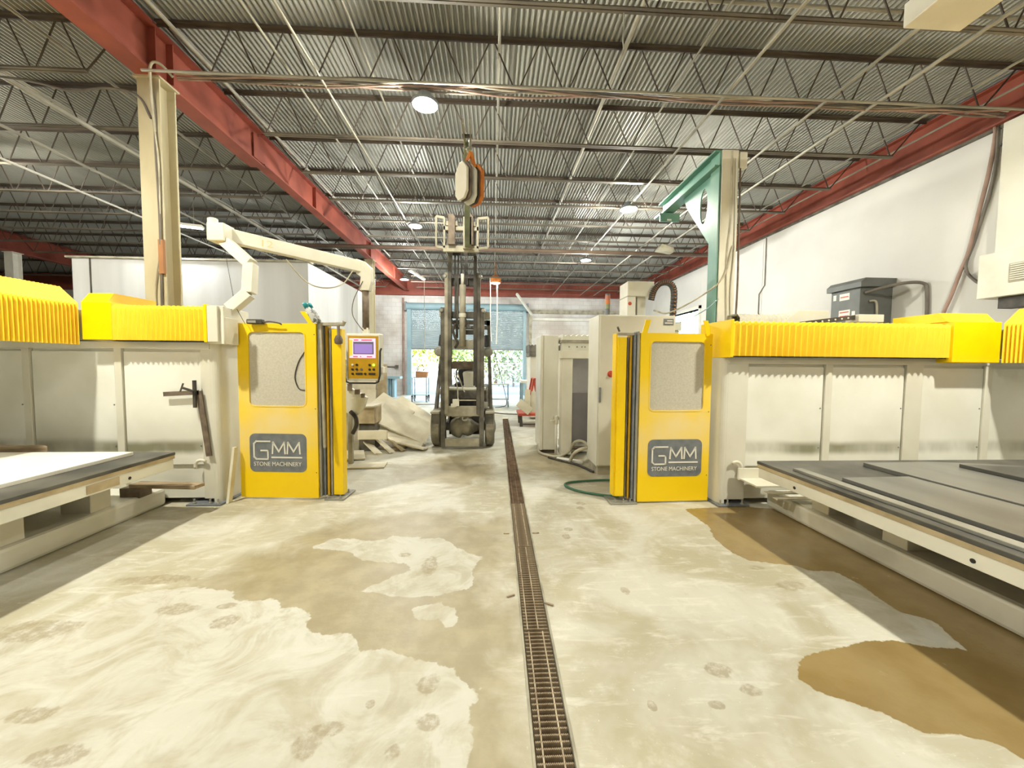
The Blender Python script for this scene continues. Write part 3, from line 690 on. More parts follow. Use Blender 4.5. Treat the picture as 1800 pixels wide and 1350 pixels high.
# ================================================================ BRIDGE SAWS
def saw(side, xa, xb, yf, z_top, bel_z, posts, panels, label, bx, pitch, cover, depth):
    # wall runs along X from xa (aisle end) to xb, front face at yf
    lo, hi = min(xa, xb), max(xa, xb)
    t = T('bridge_saw', label, 'stone saw', (xa, yf+.35, 0))
    yb = yf+.7
    P('wall_body', MB().box((lo, yf+.04, .06), (hi, yb, z_top)), bei_w, t)
    # posts, rails proud of the recessed sheets
    for (p0, p1) in posts:
        P('post', MB().box((p0, yf, .06), (p1, yf+.045, z_top-.02)), bei, t, bev=.004)
    P('top_rail', MB().box((lo, yf-.01, z_top-.07), (hi, yf+.05, z_top)), bei, t, bev=.003)
    for (p0, p1) in panels:
        P('sheet', MB().box((p0, yf+.018, .42), (p1, yf+.042, z_top-.1)), sheet_m, t, bev=.003)
        P('bolt', MB().lathe((p1-.02, yf+.018, 1.05), [(.008, 0), (.006, -.006)], 8, 'y'), gry, t)
        P('bolt', MB().lathe((p1-.02, yf+.018, .62), [(.008, 0), (.006, -.006)], 8, 'y'), gry, t)
    s_ = 1 if xb < xa else -1
    # rounded aisle end
    pts = []
    for i in range(7):
        a_ = PI/2*i/6; pts.append((xa + s_*(-.0) - s_*-.0 + (1 if s_ > 0 else -1)*.07*math.sin(a_), yf+.07-.07*math.cos(a_)))
    poly = [(xa-.001*s_, yf), *pts, (xa+s_*.07, yb), (xa-.001*s_, yb)]
    P('end_post', MB().prism(poly, 'z', .02, z_top+.0), bei, t, sm=False)
    P('foot_plate', MB().box((min(xa-.25*s_, xa+.1*s_), yf-.06, 0), (max(xa-.25*s_, xa+.1*s_), yf+.5, .02)), gry, t, bev=.005)
    for dx in (-.18, -.02, .06):
        P('anchor_bolt', MB().lathe((xa+dx*s_, yf-.035, .02), [(.018, 0), (.018, .015), (.009, .017), (.009, .05)], 8), alu, t)
    # hook handle low on the aisle end
    hk = arc((xa-.1*s_, yf-.03, .42), .06, -.5 if s_ < 0 else PI+.5, PI*.75 if s_ < 0 else PI*.25, 8)
    P('handle', MB().tube(hk, .016, 8), bei_l, t, sm=True)
    # rail bellows on top
    z0, z1 = bel_z; yfb = yf-.13
    prof = [(yfb, z0), (yfb, z1-.03), (yfb+.035, z1), (yf+.38, z1), (yf+.42, z1-.04), (yf+.42, z0)]
    c0, c1 = cover
    ra, rb = (c1, xa+.045*s_) if s_ > 0 else (xa+.045*s_, c0)
    P('rail_bellows', bellows('x', min(ra, rb), max(ra, rb), pitch, prof, depth), yel_b, t)
    P('bellows_floor', MB().box((min(ra, rb), yfb+.03, z0-.012), (max(ra, rb), yf+.4, z0)), dark, t)
    e0 = xa+.045*s_
    P('end_plate', MB().box((min(e0, e0+.03*s_), yfb-.01, z0-.015), (max(e0, e0+.03*s_), yf+.44, z1+.012)), yel, t, bev=.003)
    # carriage cover and bridge
    P('carriage_cover', MB().box((c0, yfb-(.03 if s_ < 0 else .004), z0-(.05 if s_ < 0 else 0)), (c1, yf+.5, z1+.02)), yel, t, bev=.006)
    P('carriage_top', MB().prism([(yfb+.1, z1+.02), (yfb+.02, z1+.02), (yfb+.1, z1+.12), (yf+.45, z1+.12), (yf+.45, z1+.02)], 'x', c0-.02, c1-.06*s_ if s_ > 0 else c1), yel, t)
    d_ = 1 if bx > 0 else -1
    bp = [(bx, z0-.05), (bx, z1+.0), (bx+.16*d_, z1+.16), (bx+.75*d_, z1+.16), (bx+.9*d_, z1), (bx+.9*d_, z0-.05)]
    bo = bellows('y', -.35, yfb-.03, .034, bp, .026)
    P('bridge_bellows', bo, yel_b, t)
    P('bridge_beam', MB().box((min(bx+.1*d_, bx+.8*d_), -.5, z0), (max(bx+.1*d_, bx+.8*d_), yf+.2, z1-.05)), bei, t)
    # near wall that carries the other end of the bridge
    P('near_wall', MB().box((lo, -1.1, .02), (hi, -.5, z0)), bei, t)
    return t
sl = saw(1, -2.92, -6.6, 4.14, 1.70, (1.71, 2.06),
         [(-3.02, -2.92), (-3.87, -3.8), (-4.76, -4.69), (-5.7, -5.63)],
         [(-3.79, -3.03), (-4.68, -3.88), (-5.62, -4.77), (-6.5, -5.71)],
         'beige bridge saw wall with yellow bellows on the left', -4.03, .046, (-4.03, -3.75), .022)
sr = saw(-1, 2.5, 6.2, 3.96, 1.595, (1.605, 1.965),
         [(2.5, 2.72), (3.58, 3.66), (4.5, 4.69), (5.42, 5.5)],
         [(2.73, 3.57), (3.67, 4.49), (4.70, 5.41), (5.51, 6.15)],
         'beige bridge saw wall with yellow bellows on the right', 5.36, .066, (4.81, 5.34), .034)
P('drip_trays', MB().box((2.62, 3.62, .30), (3.05, 3.9, .315)).box((2.68, 3.56, .25), (3.12, 3.62, .262)).box((2.74, 3.5, .215), (3.16, 3.56, .227)).box((2.6, 3.88, .3), (3.0, 3.9, .42)), bei_l, sr)
P('grey_bracket', MB().box((-2.842, 4.0, 1.70), (-2.742, 4.5, 2.06)), bei, sl, bev=.004)

# steel square clamped on the left saw wall
sq = T('steel_square', 'rusty steel square hung on the left saw wall', 'square', (-3.05, 4.1, .8))
P('blade', MB().bar((-3.37, 4.11, 1.165), (-3.02, 4.11, 1.185), .012, .045), rust, sq)
P('tongue', MB().bar((-3.02, 4.11, 1.2), (-2.94, 4.11, .52), .012, .055, (1, 0, 0)), rust, sq)
P('clamp_bar', MB().box((-3.055, 4.07, 1.03), (-3.03, 4.095, 1.31)), dark, sq)
P('clamp_screw', MB().cyl((-3.04, 4.06, 1.2), (-3.12, 4.02, 1.24), .012, 8).cyl((-3.12, 4.0, 1.2), (-3.12, 4.04, 1.28), .008, 6), dark, sq)

# ================================================================ SAW TABLES
def saw_table(label, xe, xo, yn, yfar, zt, xb, mat_top, side_mat):
    d = 1 if xo > xe else -1
    X = lambda a, b: (min(a, b), max(a, b))
    t = T('saw_table', label, 'saw table', ((xe+xo)/2, (yn+yfar)/2, 0))
    a, b = X(xe, xo)
    P('table_mat', MB().box((a, yn, zt-.028), (b, yfar, zt)), mat_top, t, bev=.004)
    P('timber_strip', MB().box((a+.004, yn+.004, zt-.06), (b-.004, yfar-.004, zt-.028)), stone_t, t)
    f0, f1 = X(xe+.012*d, xe+.13*d); P('frame', MB().box((f0, yn+.01, zt-.155), (f1, yfar-.01, zt-.06)), side_mat, t, bev=.006)
    f0, f1 = X(xe+.13*d, xo-.02*d); P('end_beam', MB().box((f0, yfar-.13, zt-.155), (f1, yfar-.012, zt-.06)), side_mat, t, bev=.006)
    for yy in (yn+.6, (yn+yfar)/2, yfar-.7):
        P('cross_beam', MB().box((f0, yy-.06, zt-.15), (f1, yy+.06, zt-.06)), bei, t)
        P('hole_shade_disc', MB().lathe((xe+.011*d, yy+.25, zt-.115), [(.013, 0), (.013, -.002*d)], 10, 'x'), blk, t)  # black disc stands for the shade inside an open hole
    # base beam on the floor and pedestal blocks
    b0, b1 = X(xb, xb+1.1*d); hb = .18
    P('base', MB().box((b0, yn, 0), (b1, yfar+.42, hb)), bei_w, t, bev=.03)
    for yy in (yn+.35, yn+1.15, yn+1.95, yfar-.85, yfar-.2):
        p0, p1 = X(xb+.05*d, xb+.3*d); P('pedestal', MB().box((p0, yy-.09, hb-.01), (p1, yy+.09, zt-.15)), bei, t, bev=.006)
    p0, p1 = X(xb+.6*d, xb+.75*d); P('inner_rib', MB().box((p0, yn, hb-.01), (p1, yfar-.2, zt-.15)), dust, t)
    return t
tl = saw_table('left saw table with a white slab on it', -2.98, -6.1, -.2, 3.74, .65, -3.42, rub, bei_w)
P('maker_plate', MB().box((-2.993, 2.95, .51), (-2.987, 3.2, .575)), stone_t, tl)
tr = saw_table('right saw table carrying dark stone slabs', 2.52, 5.35, -.3, 3.5, .60, 2.94, rub, bei_w)
S('stone_slab', MB().box((-6.0, .2, .65), (-3.25, 3.62, .68)), stone_w, 'bright white slab lying on the left saw table', 'slab', bev=.003)
S('wood_board', MB().prism([(-4.75, 3.68), (-4.05, 3.68), (-4.15, 3.73), (-4.62, 3.73)], 'z', .65, .72), wood, 'tan board lying behind the white slab on the left table', 'board')
S('wood_plank', MB().bar((-3.52, 3.92, .285), (-2.86, 3.86, .285), .12, .035), wood, 'weathered plank sticking out below the end of the left table', 'plank', bev=.003)
P('plank_rest', MB().box((-3.6, 3.85, .17), (-3.42, 3.99, .267)), rust, tl)
# dark slabs on the right table
S('stone_slab', MB().prism([(2.72, -.2), (3.42, -.2), (3.34, 2.88), (2.76, 2.86)], 'z', .60, .628), stone_g, 'long grey slab nearest the aisle on the right table', 'slab', bev=.003)
S('stone_slab', MB().prism([(3.44, -.2), (5.25, -.2), (5.2, 3.05), (4.05, 3.3), (3.36, 3.28), (3.36, 2.95)], 'z', .60, .636), stone_g, 'wide grey slab with a dark front edge on the right table', 'slab', bev=.003)
S('stone_slab', MB().prism([(4.0, .0), (5.2, .1), (5.15, 2.8), (4.05, 3.1)], 'z', .637, .667), stone_d, 'darker slab stacked on top of the wide grey one', 'slab', bev=.003)
S('straightedge', MB().box((2.6, -.1, .60), (2.68, 3.16, .622)), alu, 'pale metal straightedge along the aisle edge of the right table', 'straightedge', bev=.003)

# ================================================================ FOLDING SAFETY DOORS
def strokes(mb, pts, w, y0, y1):
    for (a, b) in zip(pts[:-1], pts[1:]):
        d = Vector((b[0]-a[0], b[1]-a[1])); L_ = d.length; d /= L_; n = Vector((-d.y, d.x))*w/2; e = d*w*.5
        q = [(a[0]-e.x+n.x, a[1]-e.y+n.y), (a[0]-e.x-n.x, a[1]-e.y-n.y), (b[0]+e.x-n.x, b[1]+e.y-n.y), (b[0]+e.x+n.x, b[1]+e.y+n.y)]
        mb.prism(q, 'y', y0, y1)
    return mb
def front_leaf(t, W, H, win, sign):
    # local frame: x across the leaf, y = 0 front face, z up
    z_split = win[1]-.0
    # frame with the window cut out, built as one plate
    inner = rrect(win[0], win[1], win[2], win[3], .05)
    outer = []
    cx, cz = (win[0]+win[2])/2, (win[1]+win[3])/2
    for (x, z) in inner:      # project the inner loop onto the outer rectangle
        dx, dz = (x-cx), (z-cz); zlo = win[1]-.10
        kx = ((W-cx) if dx > 0 else cx)/max(abs(dx), 1e-6); kz = ((H-cz) if dz > 0 else (cz-zlo))/max(abs(dz), 1e-6)
        k = min(kx, kz); outer.append((cx+dx*k, cz+dz*k))
    # snap corners
    for (X_, Z_) in ((0, H), (W, H), (0, win[1]-.10), (W, win[1]-.10)):
        i = min(range(len(outer)), key=lambda j: (outer[j][0]-X_)**2+(outer[j][1]-Z_)**2); outer[i] = (X_, Z_)
    mb = ring_plate(MB(), outer, inner, 0, .035)
    fr = P('leaf_frame', mb, yel_d, t, world=False)
    P('lower_sheet', MB().box((0, 0, .02), (W, .035, win[1]-.10)), yel_d, t, world=False)
    P('window_trim', ring_plate(MB(), rrect(win[0]-.012, win[1]-.012, win[2]+.012, win[3]+.012, .06), inner, -.004, 0), yel_d, t, world=False)
    P('window_pane', MB().box((win[0]-.02, .012, win[1]-.02), (win[2]+.02, .02, win[3]+.02)), frost, t, world=False)
    pl = P('sign_plate', MB().prism(rrect(sign[0], sign[1], sign[2], sign[3], .06), 'y', -.004, 0), gry, t, world=False)
    sx = (sign[2]-sign[0])/.63; sz = (sign[3]-sign[1])/.42; ox, oz = sign[0], sign[1]
    def q(pts): return [(ox+a*sx, oz+b*sz) for a, b in pts]
    lg = MB(); w = .016
    strokes(lg, q([(.225, .335), (.075, .335), (.05, .31), (.05, .165), (.075, .14), (.205, .14), (.205, .235), (.13, .235)]), w, -.009, -.004)
    for x0 in (.255, .42):
        strokes(lg, q([(x0, .205), (x0+.008, .325), (x0+.07, .225), (x0+.132, .325), (x0+.14, .205)]), w, -.009, -.004)
    strokes(lg, q([(.25, .16), (.575, .16)]), w, -.009, -.004)
    o = P('logo_lettering', lg, letter, pl, world=False)
    tm = text_mb('STONE MACHINERY', .53*sx, .045*sz, .003); moved(tm, (ox+.045*sx, -.006, oz+.065*sz))
    P('lettering', tm, letter, pl, world=False)
    for zz in (.3, 1.0, H-.12):
        P('screw', MB().lathe((W-.02, 0, zz), [(.006, 0), (.004, -.003)], 6, 'y'), dark, t, world=False)

# left door, leaf from (-2.755,4.30) to (-1.90,4.24)
ldx, ldy = .855, -.06; lrz = math.atan2(ldy, ldx)
ld = T('folding_door', 'yellow folding safety door at the left saw, logo panel on its front leaf', 'safety door', (-2.752, 4.305, 0), lrz)
front_leaf(ld, .86, 1.92, (.12, 1.03, .735, 1.825), (.11, .305, .735, .725))
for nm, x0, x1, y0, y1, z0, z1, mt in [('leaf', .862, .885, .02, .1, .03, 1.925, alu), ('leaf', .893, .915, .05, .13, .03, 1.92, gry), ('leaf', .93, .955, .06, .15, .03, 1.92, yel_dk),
        ('leaf', .965, .985, .07, .16, .03, 1.88, alu), ('end_post', 1.0, 1.105, .06, .16, .04, 1.87, yel)]:
    P(nm, MB().box((x0, y0, z0), (x1, y1, z1)), mt, ld, world=False, bev=.003)
P('top_link', MB().box((.86, .03, 1.9), (1.13, .09, 1.935)), dustl, ld, world=False, bev=.004)
P('top_link', MB().tube([(1.06, .05, 1.92), (1.14, .04, 1.915), (1.16, .03, 1.95)], .02, 8), dustl, ld, world=False)
P('roller', MB().lathe((1.09, .03, 1.70), [(.02, 0), (.04, .01), (.045, .05), (.03, .09), (.015, .1), (.015, .2)], 12), rust, ld, world=False, sm=True)
P('foot_plate', MB().box((.93, -.02, 0), (1.14, .3, .02)), alu, ld, world=False, bev=.004)
for a_, b_ in ((.96, .0), (1.1, .0), (1.1, .2)):
    P('anchor_bolt', MB().lathe((a_, b_, .02), [(.014, 0), (.014, .012), (.007, .014), (.007, .04)], 8), alu, ld, world=False)
P('cable', MB().tube(spline([(.735, .006, 1.62), (.66, .006, 1.50), (.62, .006, 1.34), (.66, .006, 1.22), (.735, .006, 1.2)], 6), .006, 6), dark, ld, world=False)
rd = T('folding_door', 'yellow folding safety door at the right saw, logo panel on its front leaf', 'safety door', (1.575, 4.03, 0), math.atan2(.03, .8))
front_leaf(rd, .80, 1.845, (.11, 1.015, .715, 1.755), (.105, .295, .715, .70))
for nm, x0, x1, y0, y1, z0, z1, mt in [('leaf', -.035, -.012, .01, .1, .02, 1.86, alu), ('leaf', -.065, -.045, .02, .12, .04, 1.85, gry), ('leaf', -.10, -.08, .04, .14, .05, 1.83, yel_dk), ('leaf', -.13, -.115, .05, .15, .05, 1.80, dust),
        ('end_post', -.235, -.14, .04, .14, .07, 1.80, yel)]:
    P(nm, MB().box((x0, y0, z0), (x1, y1, z1)), mt, rd, world=False, bev=.003)
P('post_corner', MB().box((-.25, .06, .07), (-.236, .17, 1.84)), yel, rd, world=False)
P('top_link', MB().box((-.24, .03, 1.82), (.0, .07, 1.845)), dustl, rd, world=False)
P('top_bolt', MB().cyl((-.23, .03, 1.86), (-.26, .0, 1.9), .012, 6), dust, rd, world=False)
P('foot_plate', MB().box((-.3, -.03, 0), (-.01, .25, .02)), alu, rd, world=False, bev=.004)
for a_, b_ in ((-.25, .0), (-.16, -.01), (-.08, .0)):
    P('anchor_bolt', MB().lathe((a_, b_, .02), [(.014, 0), (.014, .012), (.007, .014), (.007, .04)], 8), alu, rd, world=False)
P('can_holder', MB().prism([(.02, 1.845), (.075, 1.845), (.115, 1.985), (.055, 1.985)], 'y', .02, .03), yel, rd, world=False)
P('can_holder', MB().prism([(.725, 1.82), (.775, 1.82), (.735, 1.985), (.68, 1.985), (.70, 1.93)], 'y', -.01, .0), yel, rd, world=False)
P('can_holder', MB().prism([(.74, 2.05), (.68, 2.05), (.79, 1.89), (.845, 1.89)], 'y', .02, .03), yel, ld, world=False)
# two spray cans lying in the holder on the left door
for i, dx in enumerate((0, .045)):
    cn = T('spray_can', ['grey spray can with teal cap in the door holder, left one', 'grey spray can with teal cap in the door holder, front right one'][i], 'spray can', (-1.885+dx*.4, 4.215+.05*i, 1.935), 0, 'spray cans on the left door')
    cn.rotation_euler = (0, math.radians(-29), 0)
    P('body', MB().lathe((0, 0, 0), [(.026, 0), (.03, .006), (.03, .15), (.022, .165)], 14), M('can_print_%d' % i, (206, 206, 200), (120, 124, 126), 22, .35, lo=.52, hi=.56), cn, world=False, sm=True)
    P('cap', MB().lathe((0, 0, .165), [(.026, 0), (.026, .05), (.018, .06)], 14), teal, cn, world=False, sm=True)
# small magnetic light bar and its clip on top of the left leaf
tb = T('magnetic_work_lamp', 'small grey lamp with a cable clipped on top of the left yellow door', 'lamp', (-2.5, 4.25, 1.9))
P('body', MB().box((-2.6, 4.22, 1.905), (-2.44, 4.28, 1.955)), dark, tb, bev=.008)
P('lens', MB().box((-2.585, 4.216, 1.915), (-2.50, 4.222, 1.94)), alu, tb)
P('cable', MB().tube(spline([(-2.45, 4.24, 1.92), (-2.36, 4.22, 1.93), (-2.26, 4.22, 1.915), (-2.24, 4.23, 1.9)], 6), .009, 6), dark, tb)
S('hanging_wire', MB().tube([(-2.93, 4.40, 2.82), (-2.74, 4.27, 2.1), (-2.62, 4.24, 1.9)], .003, 4), dark, 'thin black wire running down to the left door', 'wire')
S('aluminium_strip', MB().bar((-1.852, 4.27, 1.915), (-1.80, 4.2, .585), .035, .022, (1, 0, 0)), dustl, 'dusty metal strip leaning on the folded leaves of the left door', 'strip')
S('stone_strip', MB().bar((-2.80, 4.18, .0), (-2.76, 4.24, .585), .06, .025, (1, 0, 0)), stone_p, 'speckled stone strip leaning between the left saw and the yellow door', 'strip')

# ================================================================ CONTROL PENDANT
pn = T('control_pendant', 'yellow-faced control console hanging from a beige swing arm', 'control panel', (-1.74, 5.3, 1.25))
px0, px1, pz0, pz1, py = -1.975, -1.515, 1.262, 1.90, 5.3
P('housing', MB().box((px0, py, pz0), (px1, py+.16, pz1)), bei, pn, bev=.02)
P('face_plate', MB().box((px0+.03, py-.006, pz0+.03), (px1-.03, py+.002, pz1-.035)), yel_dk, pn, bev=.003)
scx0, scx1, scz0, scz1 = -1.925, -1.578, 1.568, 1.832
sc_ = P('screen', MB().box((scx0, py-.01, scz0), (scx1, py-.005, scz1)), scr_p, pn)
P('screen_sidebar', MB().box((scx0, py-.0115, scz0+.03), (scx0+.04, py-.01, scz1-.02)), scr_y, sc_)
P('screen_window', MB().box((scx0+.052, py-.0115, scz0+.05), (scx1-.025, py-.01, scz1-.045)), scr_d, sc_)
P('screen_canvas', MB().box((scx0+.066, py-.013, scz0+.062), (scx1-.042, py-.0115, scz1-.075)), scr_v, sc_)
for i, (a_, w_, zz) in enumerate([(.06, .06, scz1-.03), (.16, .14, scz1-.03), (.05, .06, scz0+.012), (.23, .07, scz0+.012), (.14, .015, scz0+.012)]):
    P('screen_bar', MB().box((scx0+a_, py-.0115, zz), (scx0+a_+w_, py-.01, zz+.014)), scr_r, sc_)
for i, (bx_, bz_, mt) in enumerate([(-1.885, 1.475, wht), (-1.83, 1.475, blk), (-1.66, 1.475, blk), (-1.605, 1.475, led_g), (-1.885, 1.415, blk), (-1.83, 1.415, blk), (-1.77, 1.415, dust), (-1.66, 1.415, blk), (-1.605, 1.415, blk),
        (-1.885, 1.355, blk), (-1.72, 1.355, blk)]):
    P('button', MB().lathe((bx_, py-.006, bz_), [(.016, 0), (.016, -.012), (.01, -.016)], 10, 'y'), mt, pn)
for bx_ in (-1.80, -1.63):
    P('joystick_gate', MB().box((bx_-.045, py-.02, 1.342), (bx_+.045, py-.004, 1.37)), blk, pn, bev=.004)
hp = [(px0-.02, py-.03, 1.70), (px0-.005, py-.04, 1.66), (px0, py-.045, 1.33), (px0+.02, py-.05, 1.25), (px0+.06, py-.05, 1.232), (px1-.06, py-.05, 1.232), (px1-.02, py-.05, 1.25), (px1, py-.045, 1.33), (px1+.005, py-.04, 1.66), (px1+.02, py-.03, 1.70)]
P('handle_rail', MB().tube(hp, .013, 8), blk, pn, sm=True)
P('bracket', MB().box((px0-.07, py-.02, 1.37), (px0+.01, py+.08, 1.47)), wht, pn, bev=.005)
P('bracket', MB().box((px1-.01, py-.02, 1.37), (px1+.06, py+.08, 1.45)), wht, pn, bev=.005)
P('neck', MB().box((-1.775, 5.35, 1.90), (-1.695, 5.43, 1.98)), bei_l, pn)
P('shaft', MB().cyl((-1.735, 5.39, 1.96), (-1.735, 5.39, 2.50), .045, 14), rust, pn, sm=True)
P('knuckle', MB().prism([(-1.80, 2.48), (-1.67, 2.48), (-1.64, 2.60), (-1.64, 2.78), (-1.72, 2.86), (-1.84, 2.90), (-1.84, 2.70), (-1.78, 2.66)], 'y', 5.33, 5.45), bei_l, pn, bev=.006)
P('swing_arm', MB().bar((-2.98, 4.46, 2.90), (-1.80, 5.37, 2.80), .10, .15), bei_l, pn, bev=.008)
am = text_mb('12', .11, .075, .003); moved(am, (-2.66, 4.645, 2.835), .657)
P('arm_number', am, M('worn_amber_print', (226, 206, 150)), pn)
P('pivot_block', MB().box((-3.06, 4.34, 2.80), (-2.88, 4.52, 2.99)), bei_l, pn, bev=.01)
P('pivot_cap', MB().lathe((-3.03, 4.4, 2.99), [(.05, 0), (.05, .05), (.035, .06)], 14), bei_l, pn)
post = [(-2.80, 4.25, 1.72), (-2.80, 4.28, 2.06), (-2.62, 4.32, 2.24), (-2.62, 4.36, 2.56), (-2.98, 4.44, 2.86)]
for a_, b_ in zip(post[:-1], post[1:]):
    P('support_post', MB().bar(a_, b_, .11, .11, (0, 1, 0)), bei_l, pn, bev=.006)
P('mounting_plate', MB().box((-2.86, 4.03, 1.68), (-2.70, 4.05, 2.06)).box((-2.738, 4.0502, 1.68), (-2.70, 4.25, 1.95)), bei_l, pn, bev=.004)
P('cable', MB().tube(spline([(-2.45, 4.75, 2.72), (-2.3, 4.9, 2.5), (-2.12, 5.0, 2.44), (-1.95, 5.15, 2.52), (-1.85, 5.25, 2.72)], 6), .008, 6), hose_w, pn)
P('cable', MB().tube(spline([(-1.75, 5.33, 2.6), (-1.86, 5.3, 2.35), (-1.88, 5.3, 2.15), (-1.8, 5.32, 2.0), (-1.75, 5.36, 1.93)], 6), .006, 6), cable_m, pn)

# ================================================================ FORKLIFT
fk = T('forklift', 'dusty grey forklift with its mast raised in the aisle', 'forklift', (-.525, 6.75, 0))
def fp(nm, mb, mt, bev=0, sm=False, par=None): return P(nm, mb, mt, par or fk, world=False, bev=bev, sm=sm)
for s_ in (-1, 1):
    def bx(mb, a, b, y0, y1, z0, z1): return mb.box((min(s_*a, s_*b), y0, z0), (max(s_*a, s_*b), y1, z1))
    # three telescoping channel rails
    m1 = MB(); bx(m1, .30, .375, -.02, .01, .04, 2.47); bx(m1, .36, .375, .01, .15, .04, 2.47); bx(m1, .30, .375, .15, .18, .04, 2.47); fp('mast_rail', m1, dust)
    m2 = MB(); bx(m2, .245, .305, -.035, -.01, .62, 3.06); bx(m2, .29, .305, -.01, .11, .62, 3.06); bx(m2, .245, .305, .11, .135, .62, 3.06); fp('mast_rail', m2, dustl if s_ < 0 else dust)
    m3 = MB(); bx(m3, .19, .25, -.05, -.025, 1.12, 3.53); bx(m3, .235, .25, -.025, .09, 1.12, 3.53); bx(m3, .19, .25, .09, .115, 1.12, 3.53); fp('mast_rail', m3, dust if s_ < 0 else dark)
    for zz in (2.42, 3.0):
        fp('guide_roller', MB().lathe((s_*(.36 if zz < 2.6 else .30), -.03, zz), [(.025, -.02), (.04, 0), (.04, .05), (.02, .06)], 12, 'y'), alu)
    # wheels
    wm = MB(); wm.lathe((s_*.48 - .085, .35, .345), [(.16, 0), (.30, .0), (.345, .025), (.345, .145), (.30, .17), (.16, .17)], 28, 'x'); wo = fp('tyre', wm, tyre)
    fp('wheel_hub', MB().lathe((s_*.48 - (-.08 if s_ > 0 else .09), .35, .345), [(.15, 0), (.12, .01 if s_ > 0 else -.01), (.05, .03 if s_ > 0 else -.03)], 16, 'x'), dust)
    fp('fender', bx(MB(), .40, .56, .0, .85, .62, .66), dustl, bev=.01)
    fp('fender_skirt', bx(MB(), .40, .545, .02, .08, .43, .62), dust)
    # overhead guard legs
    fp('guard_leg', MB().bar((s_*.50, .30, .64), (s_*.455, .75, 1.72), .055, .09).bar((s_*.455, .75, 1.72), (s_*.44, 1.05, 2.28), .055, .09), dust)
    fp('guard_leg', MB().bar((s_*.46, 2.0, .9), (s_*.44, 2.0, 2.28), .06), dust)
    hl = fp('headlight', MB().lathe((s_*.44, .28, 1.72), [(.0, .12), (.05, .1), (.085, .02), (.09, 0), (.08, -.01)], 16, 'y'), dustl)
    fp('headlight_lens', MB().lathe((s_*.44, .27, 1.72), [(.075, 0), (.05, -.015), (.0, -.02)], 14, 'y'), alu, par=hl)
    fp('mirror', MB().bar((s_*.40, .4, 2.02), (s_*.42, .36, 1.82), .06, .09), blk)
    fp('roof_wing', MB().prism([(s_*.33, 2.36), (s_*.47, 2.38), (s_*.47, 2.46), (s_*.33, 2.50)], 'y', .5, .9), dustl)
    fp('step', bx(MB(), .36, .5, .6, 1.2, .30, .36), dark)
    fp('tilt_cylinder', MB().cyl((s_*.33, .16, .55), (s_*.35, .75, .75), .035, 10), dust)
    fp('side_panel', bx(MB(), .37, .44, .3, .36, .94, 1.04), dustl)
    fp('side_panel', bx(MB(), .37, .44, .3, .36, .70, .80), wht)
fp('overhead_guard', MB().box((-.47, .9, 2.28), (.47, 1.0, 2.36)).box((-.47, 2.0, 2.28), (.47, 2.1, 2.36)).box((-.47, .9, 2.28), (-.4, 2.1, 2.36)).box((.4, .9, 2.28), (.47, 2.1, 2.36)).box((-.22, .95, 2.3), (-.16, 2.05, 2.34)).box((.16, .95, 2.3), (.22, 2.05, 2.34)).box((-.03, .95, 2.3), (.03, 2.05, 2.34)), dust)
fp('crosshead', MB().box((-.30, -.03, .05), (.30, .03, .19)), dustl, bev=.01)
fp('mast_tie', MB().box((-.3, .0, .58), (.3, .06, .76)), dustl, bev=.008)
fp('mast_tie', MB().box((-.25, .03, 1.76), (.25, .08, 1.92)), dustl, bev=.008)
fp('mast_tie', MB().box((-.25, .1, 2.30), (.25, .15, 2.42)), dust, bev=.008)
fp('mast_tie', MB().box((-.25, .1, 2.86), (.25, .15, 3.0)), dark, bev=.008)
fp('mast_tie', MB().box((-.24, .06, 3.38), (.24, .1, 3.50)), dark, bev=.008)
fp('mast_tie', MB().box((.0, .12, 2.02), (.2, .16, 2.1)), dark)
fp('lift_cylinder', MB().cyl((0, .0, 1.8), (0, .0, 2.86), .055, 14), dustl, sm=True)
fp('lift_rod', MB().cyl((0, 0, 2.86), (0, 0, 3.05), .03, 10), wht, sm=True)
fp('cylinder_clamp', MB().lathe((0, 0, 2.30), [(.06, 0), (.066, .01), (.066, .06), (.06, .07)], 14), bei)
fp('side_cylinder', MB().cyl((-.10, .05, 1.95), (-.10, .05, 3.0), .022, 8), dust, sm=True)
for x_ in (-.13, -.075, -.02, .045, .075):
    fp('lift_chain', MB().box((x_-.01, .0, 2.86 if x_ > -.05 else 2.3), (x_+.01, .012, 3.46)), dark)
fp('hose_guide', MB().tube(spline([(-.12, -.02, 2.2), (-.16, -.04, 2.08), (-.12, -.05, 1.95), (-.08, -.03, 1.86), (-.13, 0, 1.78)], 6), .022, 8), dark, sm=True)
fp('hose', MB().tube(spline([(.05, -.02, 2.3), (.075, -.03, 2.2), (.05, -.03, 2.14)], 5), .012, 6), dark)
fp('hose', MB().tube(spline([(-.16, .12, 1.35), (-.1, .1, 1.1), (-.08, .06, .86)], 5), .01, 6), hose_w)
fp('hose', MB().tube(spline([(-.1, .12, 1.35), (-.02, .1, 1.12), (.03, .1, 1.0)], 5), .01, 6), hose_w)
fp('valve_block', MB().box((-.17, -.02, .76), (-.06, .05, .88)).box((-.2, -.01, .74), (-.1, .04, .8)), bei)
fp('manifold_pipe', MB().cyl((-.08, .02, .86), (.24, .02, .86), .012, 8), hose_w)
fp('dash_cowl', MB().prism([(-.26, 1.40), (.26, 1.40), (.24, 1.55), (-.24, 1.55)], 'y', .55, .75), rust, bev=.03)
fp('front_cowl', MB().box((-.42, .25, .86), (.42, .55, 1.02)), dust, bev=.02)
fp('cowl_top', MB().box((-.40, .26, 1.02), (.40, .62, 1.06)), bei, bev=.01)
fp('floor_plate', MB().box((-.40, .5, .56), (.40, 1.5, .62)), dark)
